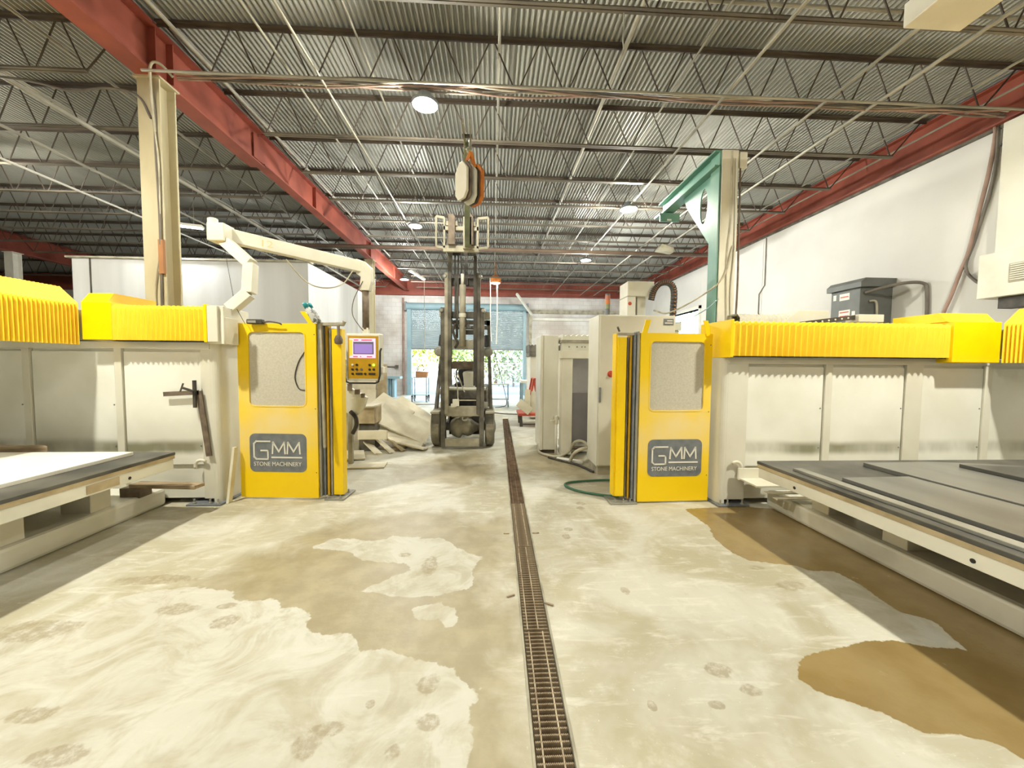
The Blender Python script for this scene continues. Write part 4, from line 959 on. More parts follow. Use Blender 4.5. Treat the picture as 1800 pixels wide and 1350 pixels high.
fp('engine_hood', MB().box((-.42, 1.2, .6), (.42, 2.6, 1.02)), dark, bev=.05)
fp('counterweight', MB().box((-.5, 2.2, .25), (.5, 2.95, 1.0)), dust, bev=.08)
fp('seat_base', MB().box((-.25, 1.1, 1.0), (.25, 1.6, 1.12)), blk, bev=.04)
fp('seat_back', MB().prism(rrect(-.22, 1.12, .24, 1.42, .1), 'y', 1.55, 1.68), blk, bev=.03)
fp('bucket_seat', MB().lathe((.08, .62, 1.05), [(.12, 0), (.11, .03), (.1, .06), (.115, .2), (.125, .27), (.11, .3), (.05, .32)], 18), bei, sm=True)
fp('steering_wheel', MB().tube(arc((-.03, .95, 1.3), .17, 0, 2*PI*15/16, 15), .015, 6, closed=True), blk)
for s_ in (-1, 1):
    fp('rear_wheel', MB().lathe((s_*.42-.08, 2.3, .26), [(.1, 0), (.24, 0), (.26, .02), (.26, .14), (.24, .16), (.1, .16)], 20, 'x'), tyre)
ax = MB(); ax.lathe((-.26, .33, .34), [(.07, 0), (.15, .05), (.19, .13), (.2, .2), (.14, .24), (.15, .27), (.17, .33), (.15, .40), (.1, .46), (.07, .52)], 22, 'x'); fp('axle_housing', ax, dustl, sm=True)
fp('axle_tube', MB().cyl((-.45, .34, .345), (.45, .34, .345), .07, 12), dust)
fp('axle_cap', MB().lathe((-.02, .22, .52), [(.06, 0), (.06, .02), (.03, .05)], 12), dustl)
fp('brake_pipe', MB().tube(spline([(-.2, .1, .56), (-.05, .08, .565), (.12, .08, .56), (.22, .08, .6)], 5), .009, 6), hose_w)
fp('brake_pipe', MB().tube(spline([(.0, .08, .56), (.0, .07, .51), (.04, .06, .5), (.08, .06, .51)], 5), .012, 6), bei)
fp('chassis_plate', MB().box((-.28, .45, .18), (.28, .5, .64)), dark)
# carriage, fork shanks and side frames at the mast top
fp('carriage_bar', MB().box((-.29, -.36, 3.32), (.29, -.3, 3.42)), dustl, bev=.006)
fp('carriage_bar', MB().box((-.29, -.36, 3.66), (.29, -.3, 3.73)), dustl, bev=.006)
fp('carriage_plate', MB().box((-.24, -.3, 3.34), (-.16, -.05, 3.7)).box((.16, -.3, 3.34), (.24, -.05, 3.7)), dust)
for s_ in (-1, 1):
    fp('fork_shank', MB().prism([(s_*.145-.055, 3.42), (s_*.145+.055, 3.42), (s_*.145+.055, 3.86), (s_*.145+.03, 3.90), (s_*.145-.055, 3.90)] , 'y', -.42, -.36), rust, bev=.006)
    fp('fork_hook', MB().box((s_*.145-.09, -.38, 3.73), (s_*.145+.09, -.3, 3.8)), dustl)
    a_ = s_*.27; b_ = s_*(.40 if s_ < 0 else .44)
    fr_ = MB()
    for p_, q_ in (((a_, 3.86), (b_, 3.88)), ((b_, 3.88), (b_, 3.40)), ((b_, 3.40), (a_, 3.38)), ((a_, 3.38), (a_, 3.86))):
        fr_.bar((p_[0], -.34, p_[1]), (q_[0], -.34, q_[1]), .03, .04)
    fp('side_frame', fr_, dustl)
# boom reaching toward the camera
fp('boom', MB().bar((.10, -.35, 3.42), (.26, -2.75, 3.70), .075, .10), M('boom_green_grey', (150, 158, 128), (124, 130, 104), 4, .6), bev=.004)
fp('boom_prong', MB().bar((.235, -2.72, 3.69), (.235, -3.02, 3.76), .012, .06), dustl)
fp('boom_prong', MB().bar((.295, -2.72, 3.69), (.30, -3.02, 3.76), .012, .06), dustl)
fp('boom_pin', MB().cyl((.22, -2.86, 3.72), (.31, -2.86, 3.72), .018, 10), dark)
fp('boom_socket', MB().box((.04, -.42, 3.36), (.17, -.30, 3.86)), dustl)
# slab clamp hanging from the boom
ck = T('slab_clamp', 'beige and orange slab lifting clamp hanging from the forklift boom', 'lifting clamp', (-.25, 3.95, 3.12))
def octplate(x, y, z, w, h, th, rz):
    pol = [(-w/2, -h/2+.06), (-w/2+.05, -h/2), (w/2-.05, -h/2), (w/2, -h/2+.06), (w/2, h/2-.08), (w/2-.07, h/2), (-w/2+.07, h/2), (-w/2, h/2-.08)]
    mb = MB().prism(pol, 'y', -th/2, th/2); return moved(mb, (x, y, z), rz)
rz = math.radians(-52)
P('jaw_pad', octplate(-.315, 3.93, 3.31, .20, .36, .03, rz), bei_l, ck, bev=.006)
P('jaw_plate', octplate(-.28, 3.95, 3.32, .20, .38, .02, rz), rust, ck)
P('jaw_pad', octplate(-.235, 3.98, 3.30, .20, .38, .035, rz), bei, ck, bev=.006)
P('jaw_gasket', octplate(-.205, 4.0, 3.30, .20, .38, .012, rz), dark, ck)
P('jaw_pad', octplate(-.175, 4.02, 3.31, .22, .40, .04, rz), orange, ck, bev=.006)
P('scissor_arm', MB().bar((-.29, 3.95, 3.46), (-.23, 3.95, 3.60), .03).bar((-.19, 3.97, 3.46), (-.23, 3.95, 3.60), .03), orange, ck)
P('lift_eye', MB().tube(arc((-.235, 3.95, 3.62), .03, 0, 2*PI*11/12, 11), .009, 6, closed=True), alu, ck)
P('shackle', MB().tube(arc((-.24, 3.95, 3.675), .028, 0, 2*PI*11/12, 11, 'yz'), .009, 6, closed=True), alu, ck)

# ================================================================ JIB CRANE
jb = T('jib_crane', 'green jib crane post with a gusset plate behind the right door', 'jib crane', (3.3, 5.5, 0))
jm = MB().box((3.17, 5.4, 0), (3.19, 5.62, 4.5)).box((3.42, 5.4, 0), (3.44, 5.62, 4.5)).box((3.19, 5.5, 0), (3.42, 5.52, 4.5))
P('post', jm, grn, jb)
P('post_face', MB().box((3.2, 5.38, 2.0), (3.43, 5.4, 4.52)), bei_l, jb)
P('base_plate', MB().box((3.0, 5.2, 0), (3.6, 5.8, .03)), grn, jb)
ar = MB().box((3.1, 5.4, 4.50), (3.3, 7.25, 4.52)).box((3.1, 5.4, 4.30), (3.3, 7.25, 4.32)).box((3.19, 5.4, 4.32), (3.21, 7.25, 4.5))
P('arm', ar, grn, jb)
# gusset with an oval hole, in the Y-Z plane
out_, in_ = [], []
hole = [(5.86+.13*math.cos(t)*.8, 3.93+.26*math.sin(t)) for t in [2*PI*i/24 for i in range(24)]]
tri = [(5.63, 3.25), (6.45, 4.18), (6.5, 4.3), (5.63, 4.3)]
def tri_pt(th):
    c_ = (5.86, 3.93); d = (math.cos(th), math.sin(th)); best = 9
    for i in range(4):
        x1, y1 = tri[i]; x2, y2 = tri[(i+1) % 4]; ex, ey = x2-x1, y2-y1; den = d[0]*ey-d[1]*ex
        if abs(den) < 1e-9: continue
        t = ((x1-c_[0])*ey-(y1-c_[1])*ex)/den; u = ((x1-c_[0])*d[1]-(y1-c_[1])*d[0])/den
        if t > 0 and -1e-6 <= u <= 1+1e-6: best = min(best, t)
    return (c_[0]+d[0]*best, c_[1]+d[1]*best)
outer = [tri_pt(2*PI*i/24) for i in range(24)]
for q in tri:
    i = min(range(24), key=lambda j: (outer[j][0]-q[0])**2+(outer[j][1]-q[1])**2); outer[i] = q
gp = ring_plate(MB(), outer, hole, 0, .02); gp.v = [(3.21+y, x, z) for x, y, z in gp.v]
P('gusset_plate', gp, grn, jb)
P('junction_box', MB().box((3.45, 5.38, 4.28), (3.56, 5.46, 4.5)), bei_l, jb, bev=.008)
P('conduit', MB().tube(spline([(3.33, 5.37, 4.5), (3.34, 5.37, 3.6), (3.30, 5.37, 3.0), (3.33, 5.37, 2.0)], 5), .012, 6), hose_w, jb)
P('conduit', MB().tube(spline([(3.40, 5.37, 4.4), (3.41, 5.36, 3.2), (3.38, 5.36, 2.6), (3.41, 5.37, 1.9)], 5), .016, 6), bei, jb)
P('cable', MB().tube(spline([(3.47, 5.4, 4.3), (3.47, 5.38, 3.4), (3.48, 5.38, 2.6), (3.46, 5.38, 1.9)], 5), .014, 6), rust, jb)
ht = T('hoist_trolley', 'green hoist trolley box hanging under the tip of the jib arm', 'hoist', (3.21, 7.1, 4.12))
P('top_plate', MB().box((3.02, 7.0, 4.24), (3.40, 7.24, 4.27)), grn, ht)
P('cover', MB().box((3.03, 7.0, 4.12), (3.39, 7.03, 4.24)), grn, ht)
P('hanger', MB().box((3.17, 7.05, 4.27), (3.25, 7.18, 4.302)), grn, ht)
P('label_plate', MB().box((3.16, 6.994, 4.135), (3.24, 7.0, 4.165)), wht, ht)
S('floodlight', MB().prism([(4.5, 4.66), (4.93, 4.6), (4.93, 4.72), (4.6, 4.82)], 'y', 10.45, 10.7).cyl((4.75, 10.57, 4.72), (4.75, 10.57, 4.87), .015, 6), dustl, 'dusty floodlight under the joists beyond the green jib', 'lamp')
S('swag_cable', MB().tube(spline([(2.2, 5.2, 2.25), (2.6, 5.6, 2.28), (3.0, 5.5, 2.5), (3.25, 5.36, 2.75), (3.38, 5.36, 3.2)], 6), .012, 6), hose_w, 'pale cable swagging from the cabinet up to the jib post', 'cable', sm=True)
S('swag_cable', MB().tube(spline([(2.42, 5.3, 2.1), (2.75, 5.5, 2.14), (3.05, 5.45, 2.3), (3.2, 5.36, 2.45)], 6), .007, 6), blue_b, 'thin blue cable swagging from the cabinet to the jib post', 'cable', sm=True)

# ================================================================ CABINETS AND SECOND-ROW MACHINES
ec = T('electrical_cabinet', 'tall beige electrical cabinet behind the right yellow door', 'cabinet', (1.93, 5.3, 0))
P('body', MB().box((1.41, 5.1, .12), (2.46, 5.62, 2.17)), bei, ec, bev=.008)
P('door', MB().box((1.43, 5.08, .14), (2.44, 5.1, 2.155)), bei, ec, bev=.004)
P('plinth', MB().box((1.44, 5.13, 0), (2.43, 5.6, .12)), dustl, ec)
P('rotary_switch', MB().lathe((1.58, 5.08, 1.38), [(.045, 0), (.045, -.008), (.028, -.01), (.028, -.045)], 14, 'y'), redc, ec)
P('handle', MB().box((1.425, 5.06, 1.0), (1.45, 5.08, 1.2)), gry, ec, bev=.003)
P('name_plate', MB().box((2.285, 5.072, 2.04), (2.42, 5.08, 2.125)), gry, ec)
P('name_plate_text', MB().box((2.30, 5.069, 2.06), (2.405, 5.072, 2.075)).box((2.33, 5.069, 2.09), (2.405, 5.072, 2.105)), letter, ec)
sg = T('signal_tower', 'signal light tower standing on the electrical cabinet', 'signal light', (1.57, 5.25, 2.17))
zz = 2.17
for nm, h_, mt in (('base', .1, gry), ('lens', .06, M('lens_green', (150, 160, 128))), ('lens', .06, M('lens_orange', (222, 140, 90))), ('lens', .06, M('lens_red', (196, 128, 110))), ('cap', .02, gry)):
    P(nm, MB().lathe((1.57, 5.25, zz), [(.034, 0), (.034, h_-.004), (.03, h_)], 14), mt, sg); zz += h_
P('flange', MB().lathe((1.57, 5.25, 2.17), [(.06, 0), (.06, .012)], 14), bei, sg)
# polishing machine: column, portal frame, bellows, head
pm = T('polishing_machine', 'beige polishing machine with a portal frame left of the cabinet', 'polishing machine', (1.3, 6.4, 0))
P('column', MB().box((.80, 6.4, .06), (1.10, 7.1, 1.985)), bei, pm, bev=.008)
P('column_trim', MB().box((.80, 6.385, .06), (.84, 6.4, 1.985)), bei_l, pm)
P('column_plinth', MB().box((.83, 6.43, 0), (1.08, 7.05, .06)), dark, pm)
P('portal_post', MB().box((1.115, 6.1, .05), (1.28, 6.35, 1.62)), bei_l, pm, bev=.005)
P('portal_post', MB().box((1.58, 5.75, .05), (1.70, 6.1, 1.62)), bei_l, pm, bev=.005)
P('lintel', MB().box((1.09, 6.08, 1.60), (1.72, 6.35, 1.73)), bei_l, pm, bev=.005)
P('upper_band', MB().box((1.14, 6.22, 1.73), (1.75, 6.5, 1.86)), bei, pm)
for i, xx in enumerate((1.24, 1.37, 1.45, 1.5)): P('bolt', MB().lathe((xx, 6.22, 1.79), [(.012, 0), (.012, -.012)], 8, 'y'), gry, pm)
zg = []
for i in range(15):
    zg.append((1.13+.62*i/14, 1.96 if i % 2 else 1.995))
P('zigzag_cover', MB().prism([(1.13, 1.89)]+[(1.75, 1.89)]+zg[::-1], 'y', 6.2, 6.6), bei, pm)
P('zigzag_lip', MB().box((1.12, 6.19, 1.86), (1.76, 6.62, 1.90)), dustl, pm)
P('panel', MB().box((1.26, 6.5, .15), (1.75, 6.54, 1.62)), lav, pm)
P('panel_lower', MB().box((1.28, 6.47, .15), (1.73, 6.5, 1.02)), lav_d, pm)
P('bed', MB().box((1.2, 6.3, .05), (1.7, 6.9, .16)), bei, pm)
mh = T('machine_head', 'beige C-shaped machine head rising behind the electrical cabinet', 'machine head', (2.3, 6.2, 0))
P('spindle_column', MB().box((2.18, 6.2, 0), (2.32, 6.6, 2.615)), bei_l, mh, bev=.01)
P('top_arm', MB().box((2.18, 6.2, 2.62), (2.62, 6.6, 2.86)), bei_l, mh, bev=.01)
P('inner_column', MB().box((2.38, 6.3, 0), (2.52, 6.6, 2.62)), bei, mh, bev=.006)
P('back_sheet', MB().box((2.3, 6.5, 0), (2.4, 6.56, 2.62)), bei, mh)
P('badge', MB().lathe((2.22, 6.2, 2.50), [(.03, 0), (.03, -.004)], 12, 'y'), redc, mh)
chn = T('cable_chain', 'arched black cable chain above the electrical cabinet', 'cable chain', (2.75, 6.0, 2.17))
cpts = spline([(2.55, 6.15, 2.55), (2.58, 6.12, 2.70), (2.66, 6.08, 2.80), (2.78, 6.02, 2.80), (2.84, 5.98, 2.68), (2.82, 5.94, 2.4), (2.80, 5.92, 2.15)], 5)
for a_, b_ in zip(cpts[:-1], cpts[1:]):
    P('link', MB().bar(a_, a_+(b_-a_)*.86, .085, .05, (0, 1, 0)), dark, chn)
    P('link_pin', MB().bar(a_+(b_-a_)*.3+Vector((0, -.045, 0)), a_+(b_-a_)*.5+Vector((0, -.045, 0)), .02), orange, chn)
P('anchor', MB().box((2.70, 5.86, 2.05), (2.92, 6.1, 2.17)), bei, chn)
P('stand', MB().box((2.72, 5.9, 0), (2.9, 6.08, 2.05)), bei, chn)
S('motor_cap', MB().lathe((2.6, 5.75, 2.06), [(.08, 0), (.09, .05), (.09, .14), (.06, .17)], 12).box((2.5, 5.68, 1.86), (2.72, 5.82, 2.06)).box((2.55, 5.7, 0), (2.67, 5.8, 1.86)), bei, 'round beige motor cap right of the electrical cabinet', 'motor')
# rear-row machine seen past the column
rm = T('rear_machine', 'beige machine with a zigzag cover beyond the red cart', 'machine', (1.6, 10.6, 0))
P('body', MB().box((1.02, 10.4, .05), (1.9, 11.4, 1.72)), bei, rm, bev=.01)
P('window', MB().box((1.25, 10.385, .72), (1.6, 10.4, 1.45)), wht, rm)
zg = [(.98+.94*i/22, 2.0 if i % 2 else 2.04) for i in range(23)]
P('zigzag_cover', MB().prism([(.98, 1.84), (1.92, 1.84)]+zg[::-1], 'y', 10.35, 11.4), dust, rm)
P('cover_lip', MB().box((.99, 10.36, 1.72), (1.92, 11.4, 1.84)), dust, rm)
# bellows box and chain on the far side of the right saw
bb = T('saw_head_cover', 'beige ribbed cover with a chain behind the right saw bellows', 'machine cover', (3.95, 5.2, 1.6))
rb_ = bellows('x', 3.35, 4.05, .06, [(5.1, 1.7), (5.1, 2.16), (5.16, 2.22), (5.6, 2.22), (5.6, 1.7)], .02)
P('ribbed_cover', rb_, bei, bb)
P('sloped_shell', MB().prism([(3.75, 1.7), (4.62, 1.7), (4.62, 2.27), (4.18, 2.27), (3.9, 2.07)], 'y', 5.1, 5.6), bei, bb, bev=.006)
P('chain_track', MB().bar((4.05, 4.98, 2.06), (4.88, 4.98, 2.17), .05, .06), dark, bb)
for i in range(8): P('chain_rivet', MB().lathe((4.12+.09*i, 4.955, 2.07+.012*i), [(.012, 0), (.012, -.006)], 8, 'y'), letter, bb)
P('end_box', MB().box((4.85, 4.9, 2.1), (5.2, 5.1, 2.2)), bei, bb, bev=.006)
P('carrier', MB().box((3.4, 5.15, .0), (4.5, 5.55, 1.7)), bei, bb)

# hoses and pipes by the machine feet
wp = T('water_standpipe', 'white PVC standpipe with a tap beside the polishing machine', 'standpipe', (1.05, 6.25, 0))
P('riser', MB().cyl((1.05, 6.25, 0), (1.05, 6.25, .62), .022, 10), wht, wp, sm=True)
P('tap', MB().cyl((1.05, 6.25, .60), (.95, 6.2, .57), .018, 8).cyl((.99, 6.22, .58), (.99, 6.22, .66), .008, 6), bei_l, wp)
P('collar', MB().lathe((1.05, 6.25, .52), [(.03, 0), (.036, .02), (.036, .12), (.03, .14)], 12), bei_l, wp)
S('floor_hose', MB().tube(spline([(.80, 6.55, .12), (.79, 6.4, .03), (.88, 6.2, .025), (1.05, 6.05, .03), (1.22, 6.02, .12), (1.30, 5.95, .28), (1.42, 5.9, .3), (1.55, 5.8, .2)], 7), .022, 8), hose_w, 'pale hose arching from the polisher foot along the floor', 'hose', sm=True)
S('floor_hose', MB().tube(spline([(1.18, 5.72, .03), (1.22, 5.66, .16), (1.3, 5.6, .24), (1.42, 5.58, .28)], 7), .026, 8), hose_w, 'short thick hose looped at the cabinet corner', 'hose', sm=True)
S('floor_hose', MB().tube(spline([(.9, 6.05, .02), (1.05, 5.85, .02), (1.25, 5.6, .02), (1.35, 5.35, .02), (1.4, 5.2, .02)], 7), .018, 8), dark, 'dark hose lying on the floor beside the polisher', 'hose', sm=True)
S('floor_pipe', MB().cyl((1.02, 5.92, .03), (1.36, 5.66, .03), .03, 10), wht, 'white pipe offcut lying by the hoses', 'pipe', sm=True)
S('floor_pipe', MB().cyl((1.12, 6.18, .15), (1.52, 6.1, .16), .03, 10), rust, 'rusty pipe across the polisher foot', 'pipe', sm=True)
S('green_hose', MB().tube(spline([(1.60, 4.75, .03), (1.45, 4.82, .02), (1.15, 4.78, .02), (.95, 4.72, .02), (.90, 4.6, .02), (1.0, 4.42, .02), (1.2, 4.28, .02), (1.35, 4.22, .02), (1.42, 4.18, .03)], 8), .014, 8), hose_g, 'green garden hose looped on the floor by the right door foot', 'hose', sm=True)

# ================================================================ RIGHT WALL FITTINGS
tf = T('wall_transformer', 'grey electrical transformer mounted on the right wall', 'transformer', (6.75, 6.8, 2.2))
P('case', MB().box((6.45, 6.52, 2.25), (7.05, 7.1, 2.92)), gryd, tf, bev=.008)
P('lid', MB().prism([(6.40, 2.90), (7.05, 2.92), (7.05, 3.06), (6.48, 3.06), (6.40, 2.99)], 'y', 6.46, 7.16), gryd, tf, bev=.006)
P('skirt', MB().box((6.5, 6.56, 2.15), (7.05, 7.06, 2.25)), dark, tf)
for (y0, y1, z0, z1) in ((6.72, 6.92, 2.72, 2.84), (6.70, 6.92, 2.36, 2.54), (6.99, 7.05, 2.74, 2.84), (6.6, 6.66, 2.42, 2.5), (6.98, 7.07, 2.32, 2.38)):
    P('label_plate', MB().box((6.446, y0, z0), (6.451, y1, z1)), wht, tf)
for (y0, y1, z0, z1) in ((6.74, 6.90, 2.77, 2.79), (6.72, 6.90, 2.49, 2.51), (6.72, 6.90, 2.42, 2.44)):
    P('label_print', MB().box((6.444, y0, z0), (6.446, y1, z1)), redc, tf)
P('conduit', MB().tube(spline([(6.52, 6.5, 2.80), (6.65, 6.3, 2.86), (6.85, 6.1, 2.9), (7.0, 5.98, 2.86), (7.02, 5.95, 2.7), (7.02, 5.93, 2.2), (7.02, 5.92, 1.0)], 6), .026, 8), cable_m, tf, sm=True)
P('whip', MB().tube(spline([(6.6, 6.5, 2.66), (6.68, 6.46, 2.65), (6.7, 6.45, 2.5), (6.7, 6.45, 2.2)], 6), .018, 8), hose_w, tf, sm=True)
wc = T('wall_cabinet', 'pale wall cabinet with a vent at the right edge', 'cabinet', (6.9, 4.6, 2.43))
P('case', MB().box((6.72, 3.9, 2.45), (7.05, 5.08, 3.05)), bei_l, wc, bev=.01)
P('vent', MB().box((6.71, 4.2, 2.62), (6.72, 4.75, 2.86)), dustl, wc)
for i in range(8): P('louvre', MB().box((6.7, 4.22, 2.64+.028*i), (6.712, 4.73, 2.652+.028*i)), bei, wc)
P('under_box', MB().box((6.8, 4.4, 2.3), (7.0, 4.9, 2.45)), dark, wc)
S('wall_duct', MB().box((6.86, 3.4, 3.06), (7.05, 5.02, 4.8)), bei, 'tall pale duct on the right wall above the vented cabinet', 'duct', bev=.01)
hosep = [(6.98, 5.2, 4.9), (7.0, 5.2, 4.75), (7.0, 5.24, 4.3), (7.0, 5.32, 3.8), (7.0, 5.42, 3.2), (7.0, 5.5, 2.95), (7.0, 5.6, 2.6), (7.0, 5.72, 2.2), (7.0, 5.8, 1.4)]
S('wall_cable', MB().tube(spline(hosep, 5), .024, 8), pink_c, 'thick cable drooping down the right wall', 'cable', sm=True)
S('wall_cable', MB().tube(spline([(7.0, 5.17, 4.9), (7.02, 5.2, 4.2), (7.02, 5.36, 3.4), (7.0, 5.44, 3.0), (7.0, 5.3, 2.75), (6.95, 5.1, 2.66)], 5), .02, 8), cable_m, 'grey cable curving into the vented wall cabinet', 'cable', sm=True)
S('wall_cable', MB().tube(spline([(6.95, 5.1, 4.55), (6.98, 4.9, 4.68), (7.0, 4.5, 4.75), (7.0, 4.0, 4.76)], 5), .016, 8), dark, 'short black cable arching high on the right wall', 'cable', sm=True)
S('cable_tail', MB().tube(spline([(6.55, 4.95, 1.75), (6.6, 4.9, 1.45), (6.4, 4.85, 1.3), (6.5, 4.8, 1.0), (6.75, 4.8, .85), (7.0, 4.8, .8)], 6), .02, 8), hose_w, 'pale cables hanging behind the end of the right saw', 'cable', sm=True)
S('cable_tail', MB().tube(spline([(6.3, 4.9, 1.2), (6.5, 4.88, 1.1), (6.75, 4.86, 1.14), (7.0, 4.85, 1.2)], 6), .016, 8), cable_m, 'grey cable slung low behind the end of the right saw', 'cable', sm=True)
S('wall_conduit', MB().tube([(7.03, 9.75, 4.8), (7.03, 9.75, 3.6), (7.03, 9.95, 3.4), (7.03, 9.95, 2.9), (7.03, 9.75, 2.7), (7.03, 9.75, 1.0)], .012, 6), cable_m, 'thin conduit with a jog beside the wall joint', 'conduit')
hu = T('ceiling_unit', 'white box unit hanging from the ceiling at the upper right', 'ceiling unit', (3.8, 2.6, 4.4))
P('casing', MB().box((3.52, 1.9, 4.42), (4.04, 3.3, 4.62)), bei_l, hu, bev=.008)
for (a_, b_) in ((3.58, 2.0), (3.98, 2.0), (3.58, 3.2), (3.98, 3.2)): P('hanger', MB().cyl((a_, b_, 4.6), (a_, b_, 5.45), .006, 5), conduit, hu)

# ================================================================ SLAB PILE AND RACK ON THE LEFT
def slab(c, size, rot, mat, label, grp='broken slab offcuts in the pile'):
    o = S('stone_offcut', MB().obox((0, 0, 0), size, (0, 0, 0)), mat, label, 'offcut', grp, bev=.003)
    o.location = c; o.rotation_euler = rot; return o
R = math.radians
slab((-1.62, 7.15, .40), (1.0, .62, .03), (R(30), R(26), R(6)), stone_p, 'widest pale slab sloping down toward the forklift wheel on the pile')
slab((-1.72, 6.86, .21), (1.0, .30, .03), (R(24), R(20), R(0)), stone_p, 'long narrow slab below the widest one on the pile')
slab((-1.98, 7.5, .58), (.75, .6, .03), (R(34), R(30), R(-10)), stone_p, 'pale slab at the back top of the pile')
slab((-1.62, 7.75, .48), (.9, .55, .03), (R(30), R(32), R(-10)), stone_p, 'rear slab showing behind the widest slab on the pile')
slab((-1.88, 6.62, .14), (.62, .16, .03), (R(-20), R(28), R(-34)), stone_p, 'small slab strip slanting out of the pile front')
slab((-1.70, 6.70, .12), (.52, .12, .03), (R(-16), R(26), R(-30)), stone_t, 'short tan strip beside the slanting strip')
slab((-2.05, 6.55, .10), (.55, .13, .025), (R(-10), R(20), R(-44)), stone_p, 'thin strip poking toward the camera from the pile')
slab((-1.5, 6.75, .09), (.75, .2, .025), (R(-8), R(10), R(-16)), stone_p, 'low strip at the foot of the pile')
slab((-2.0, 6.5, .30), (.48, .04, .15), (0, 0, R(2)), stone_p, 'small upright offcut standing in front of the pile')
slab((-2.3, 6.2, .03), (.5, .6, .025), (R(0), R(3), R(20)), stone_p, 'flat offcut on the floor near the yellow door')
slab((-2.0, 5.6, .015), (.9, .28, .02), (0, 0, R(6)), stone_p, 'thin flat offcut on the floor by the left door foot')
slab((-2.05, 7.0, .02), (1.1, .5, .03), (0, 0, R(-12)), stone_t, 'bottom slab under the pile')
cbk = T('stone_block', 'tan faced stone block on a grey upright slab left of the pile', 'block', (-2.15, 6.75, 0))
P('block', MB().box((-2.27, 6.55, .48), (-1.98, 6.95, .76)), stone_t, cbk, bev=.006)
P('cap_slab', MB().box((-2.55, 6.5, .76), (-1.99, 7.0, .78)), stone_p, cbk)
P('pedestal', MB().box((-2.25, 6.6, 0), (-2.0, 6.9, .48)), dust, cbk)
S('stone_slab', MB().obox((-2.46, 6.6, .37), (.42, .03, .74), (R(-4), 0, 0)), dustl, 'grey slab standing upright behind the yellow door', 'slab', bev=.003)
gd = T('blade_guard', 'beige blade guard with clamps leaning beside the left door', 'blade guard', (-1.98, 5.7, .75))
P('shell', MB().prism([(-2.12, .78), (-1.98, .72), (-1.86, .86), (-1.82, 1.0), (-1.90, 1.05), (-2.12, 1.18)], 'y', 5.66, 5.74), bei, gd, bev=.008)
P('clamp', MB().box((-1.98, 5.62, 1.05), (-1.92, 5.68, 1.12)).box((-2.08, 5.62, 1.1), (-2.03, 5.68, 1.2)).box((-1.89, 5.62, 1.0), (-1.85, 5.68, 1.06)), rust, gd)
P('hose', MB().tube(spline([(-2.05, 5.64, .8), (-1.97, 5.62, .72), (-1.96, 5.62, .6), (-2.02, 5.64, .48)], 6), .03, 8), dark, gd, sm=True)
P('stand', MB().box((-2.1, 5.67, 0), (-2.04, 5.73, .9)), dustl, gd)
rk = T('slab_rack', 'red A-frame rack posts holding leaning slabs by the partition', 'rack', (-3.1, 8.9, 0))
for (x_, y_, h_) in ((-3.32, 8.6, 1.5), (-2.98, 9.6, .95), (-3.5, 9.6, 1.4)):
    P('post', MB().box((x_-.04, y_-.04, 0), (x_+.04, y_+.04, h_)), redc, rk)
P('base_rail', MB().box((-3.6, 8.55, .02), (-2.9, 8.65, .1)).box((-3.6, 9.55, .02), (-2.9, 9.65, .1)).box((-3.54, 8.6, .02), (-3.46, 9.6, .1)), redc, rk)
for i, (x_, y_, w_, h_, a_, mt) in enumerate([(-3.35, 9.25, 1.1, 1.15, -6, stone_p), (-3.2, 9.1, .9, .85, -9, stone_p), (-2.95, 9.45, .75, 1.45, -4, stone_t), (-3.45, 9.4, 1.3, 1.55, -4, dustl)]):
    o = S('stone_slab', MB().obox((0, 0, h_/2), (w_, .03, h_), (0, 0, 0)), mt, ['pale slab leaning on the red rack, middle one', 'shortest pale slab leaning on the red rack in front', 'tan slab standing at the right end of the red rack', 'tall greyish slab at the back of the red rack'][i], 'slab', 'slabs leaning on the red rack', bev=.003)
    o.location = (x_, y_, .03); o.rotation_euler = (R(a_), 0, R(4))

# ================================================================ FAR END OF THE HALL
tr_ = T('wheeled_trolley', 'blue-grey wheeled trolley with a cardboard box by the roll-up door', 'trolley', (-2.83, 15.2, 0))
for x_ in (-3.1, -2.55):
    for y_ in (15.0, 15.5):
        P('post', MB().cyl((x_, y_, .25), (x_, y_, .97), .018, 8), blue_b, tr_)
        P('wheel', MB().lathe((x_-.02, y_, .11), [(.04, 0), (.11, .005), (.11, .035), (.04, .04)], 14, 'x'), gry, tr_)
        P('caster_fork', MB().box((x_-.035, y_-.03, .11), (x_+.035, y_+.03, .26)), dark, tr_)
P('shelf', MB().box((-3.12, 14.98, .94), (-2.53, 15.52, .97)), blue_b, tr_)
P('shelf', MB().box((-3.12, 14.98, .27), (-2.53, 15.52, .30)), blue_b, tr_)
bxp = T('cardboard_box', 'cardboard box with leafy cuttings on the wheeled trolley', 'box', (-2.75, 15.2, .97))
P('box', MB().prism([(-2.98, .97), (-2.58, .97), (-2.52, 1.18), (-2.98, 1.2)], 'y', 15.05, 15.4), cardb, bxp)
lf = MB()
for i in range(40):
    c_ = Vector((-2.78+random.uniform(-.2, .2), 15.2+random.uniform(-.12, .12), 1.22+random.uniform(0, .22))); lf.obox(c_, (.1, .03, .004), (random.uniform(-1, 1), random.uniform(-1, 1), random.uniform(0, 6)))
o = P('cuttings', lf, leaf2, bxp); o['kind'] = 'stuff'
t2 = T('wheeled_trolley', 'wheeled trolley half hidden right of the forklift by the door', 'trolley', (.7, 13.6, 0))
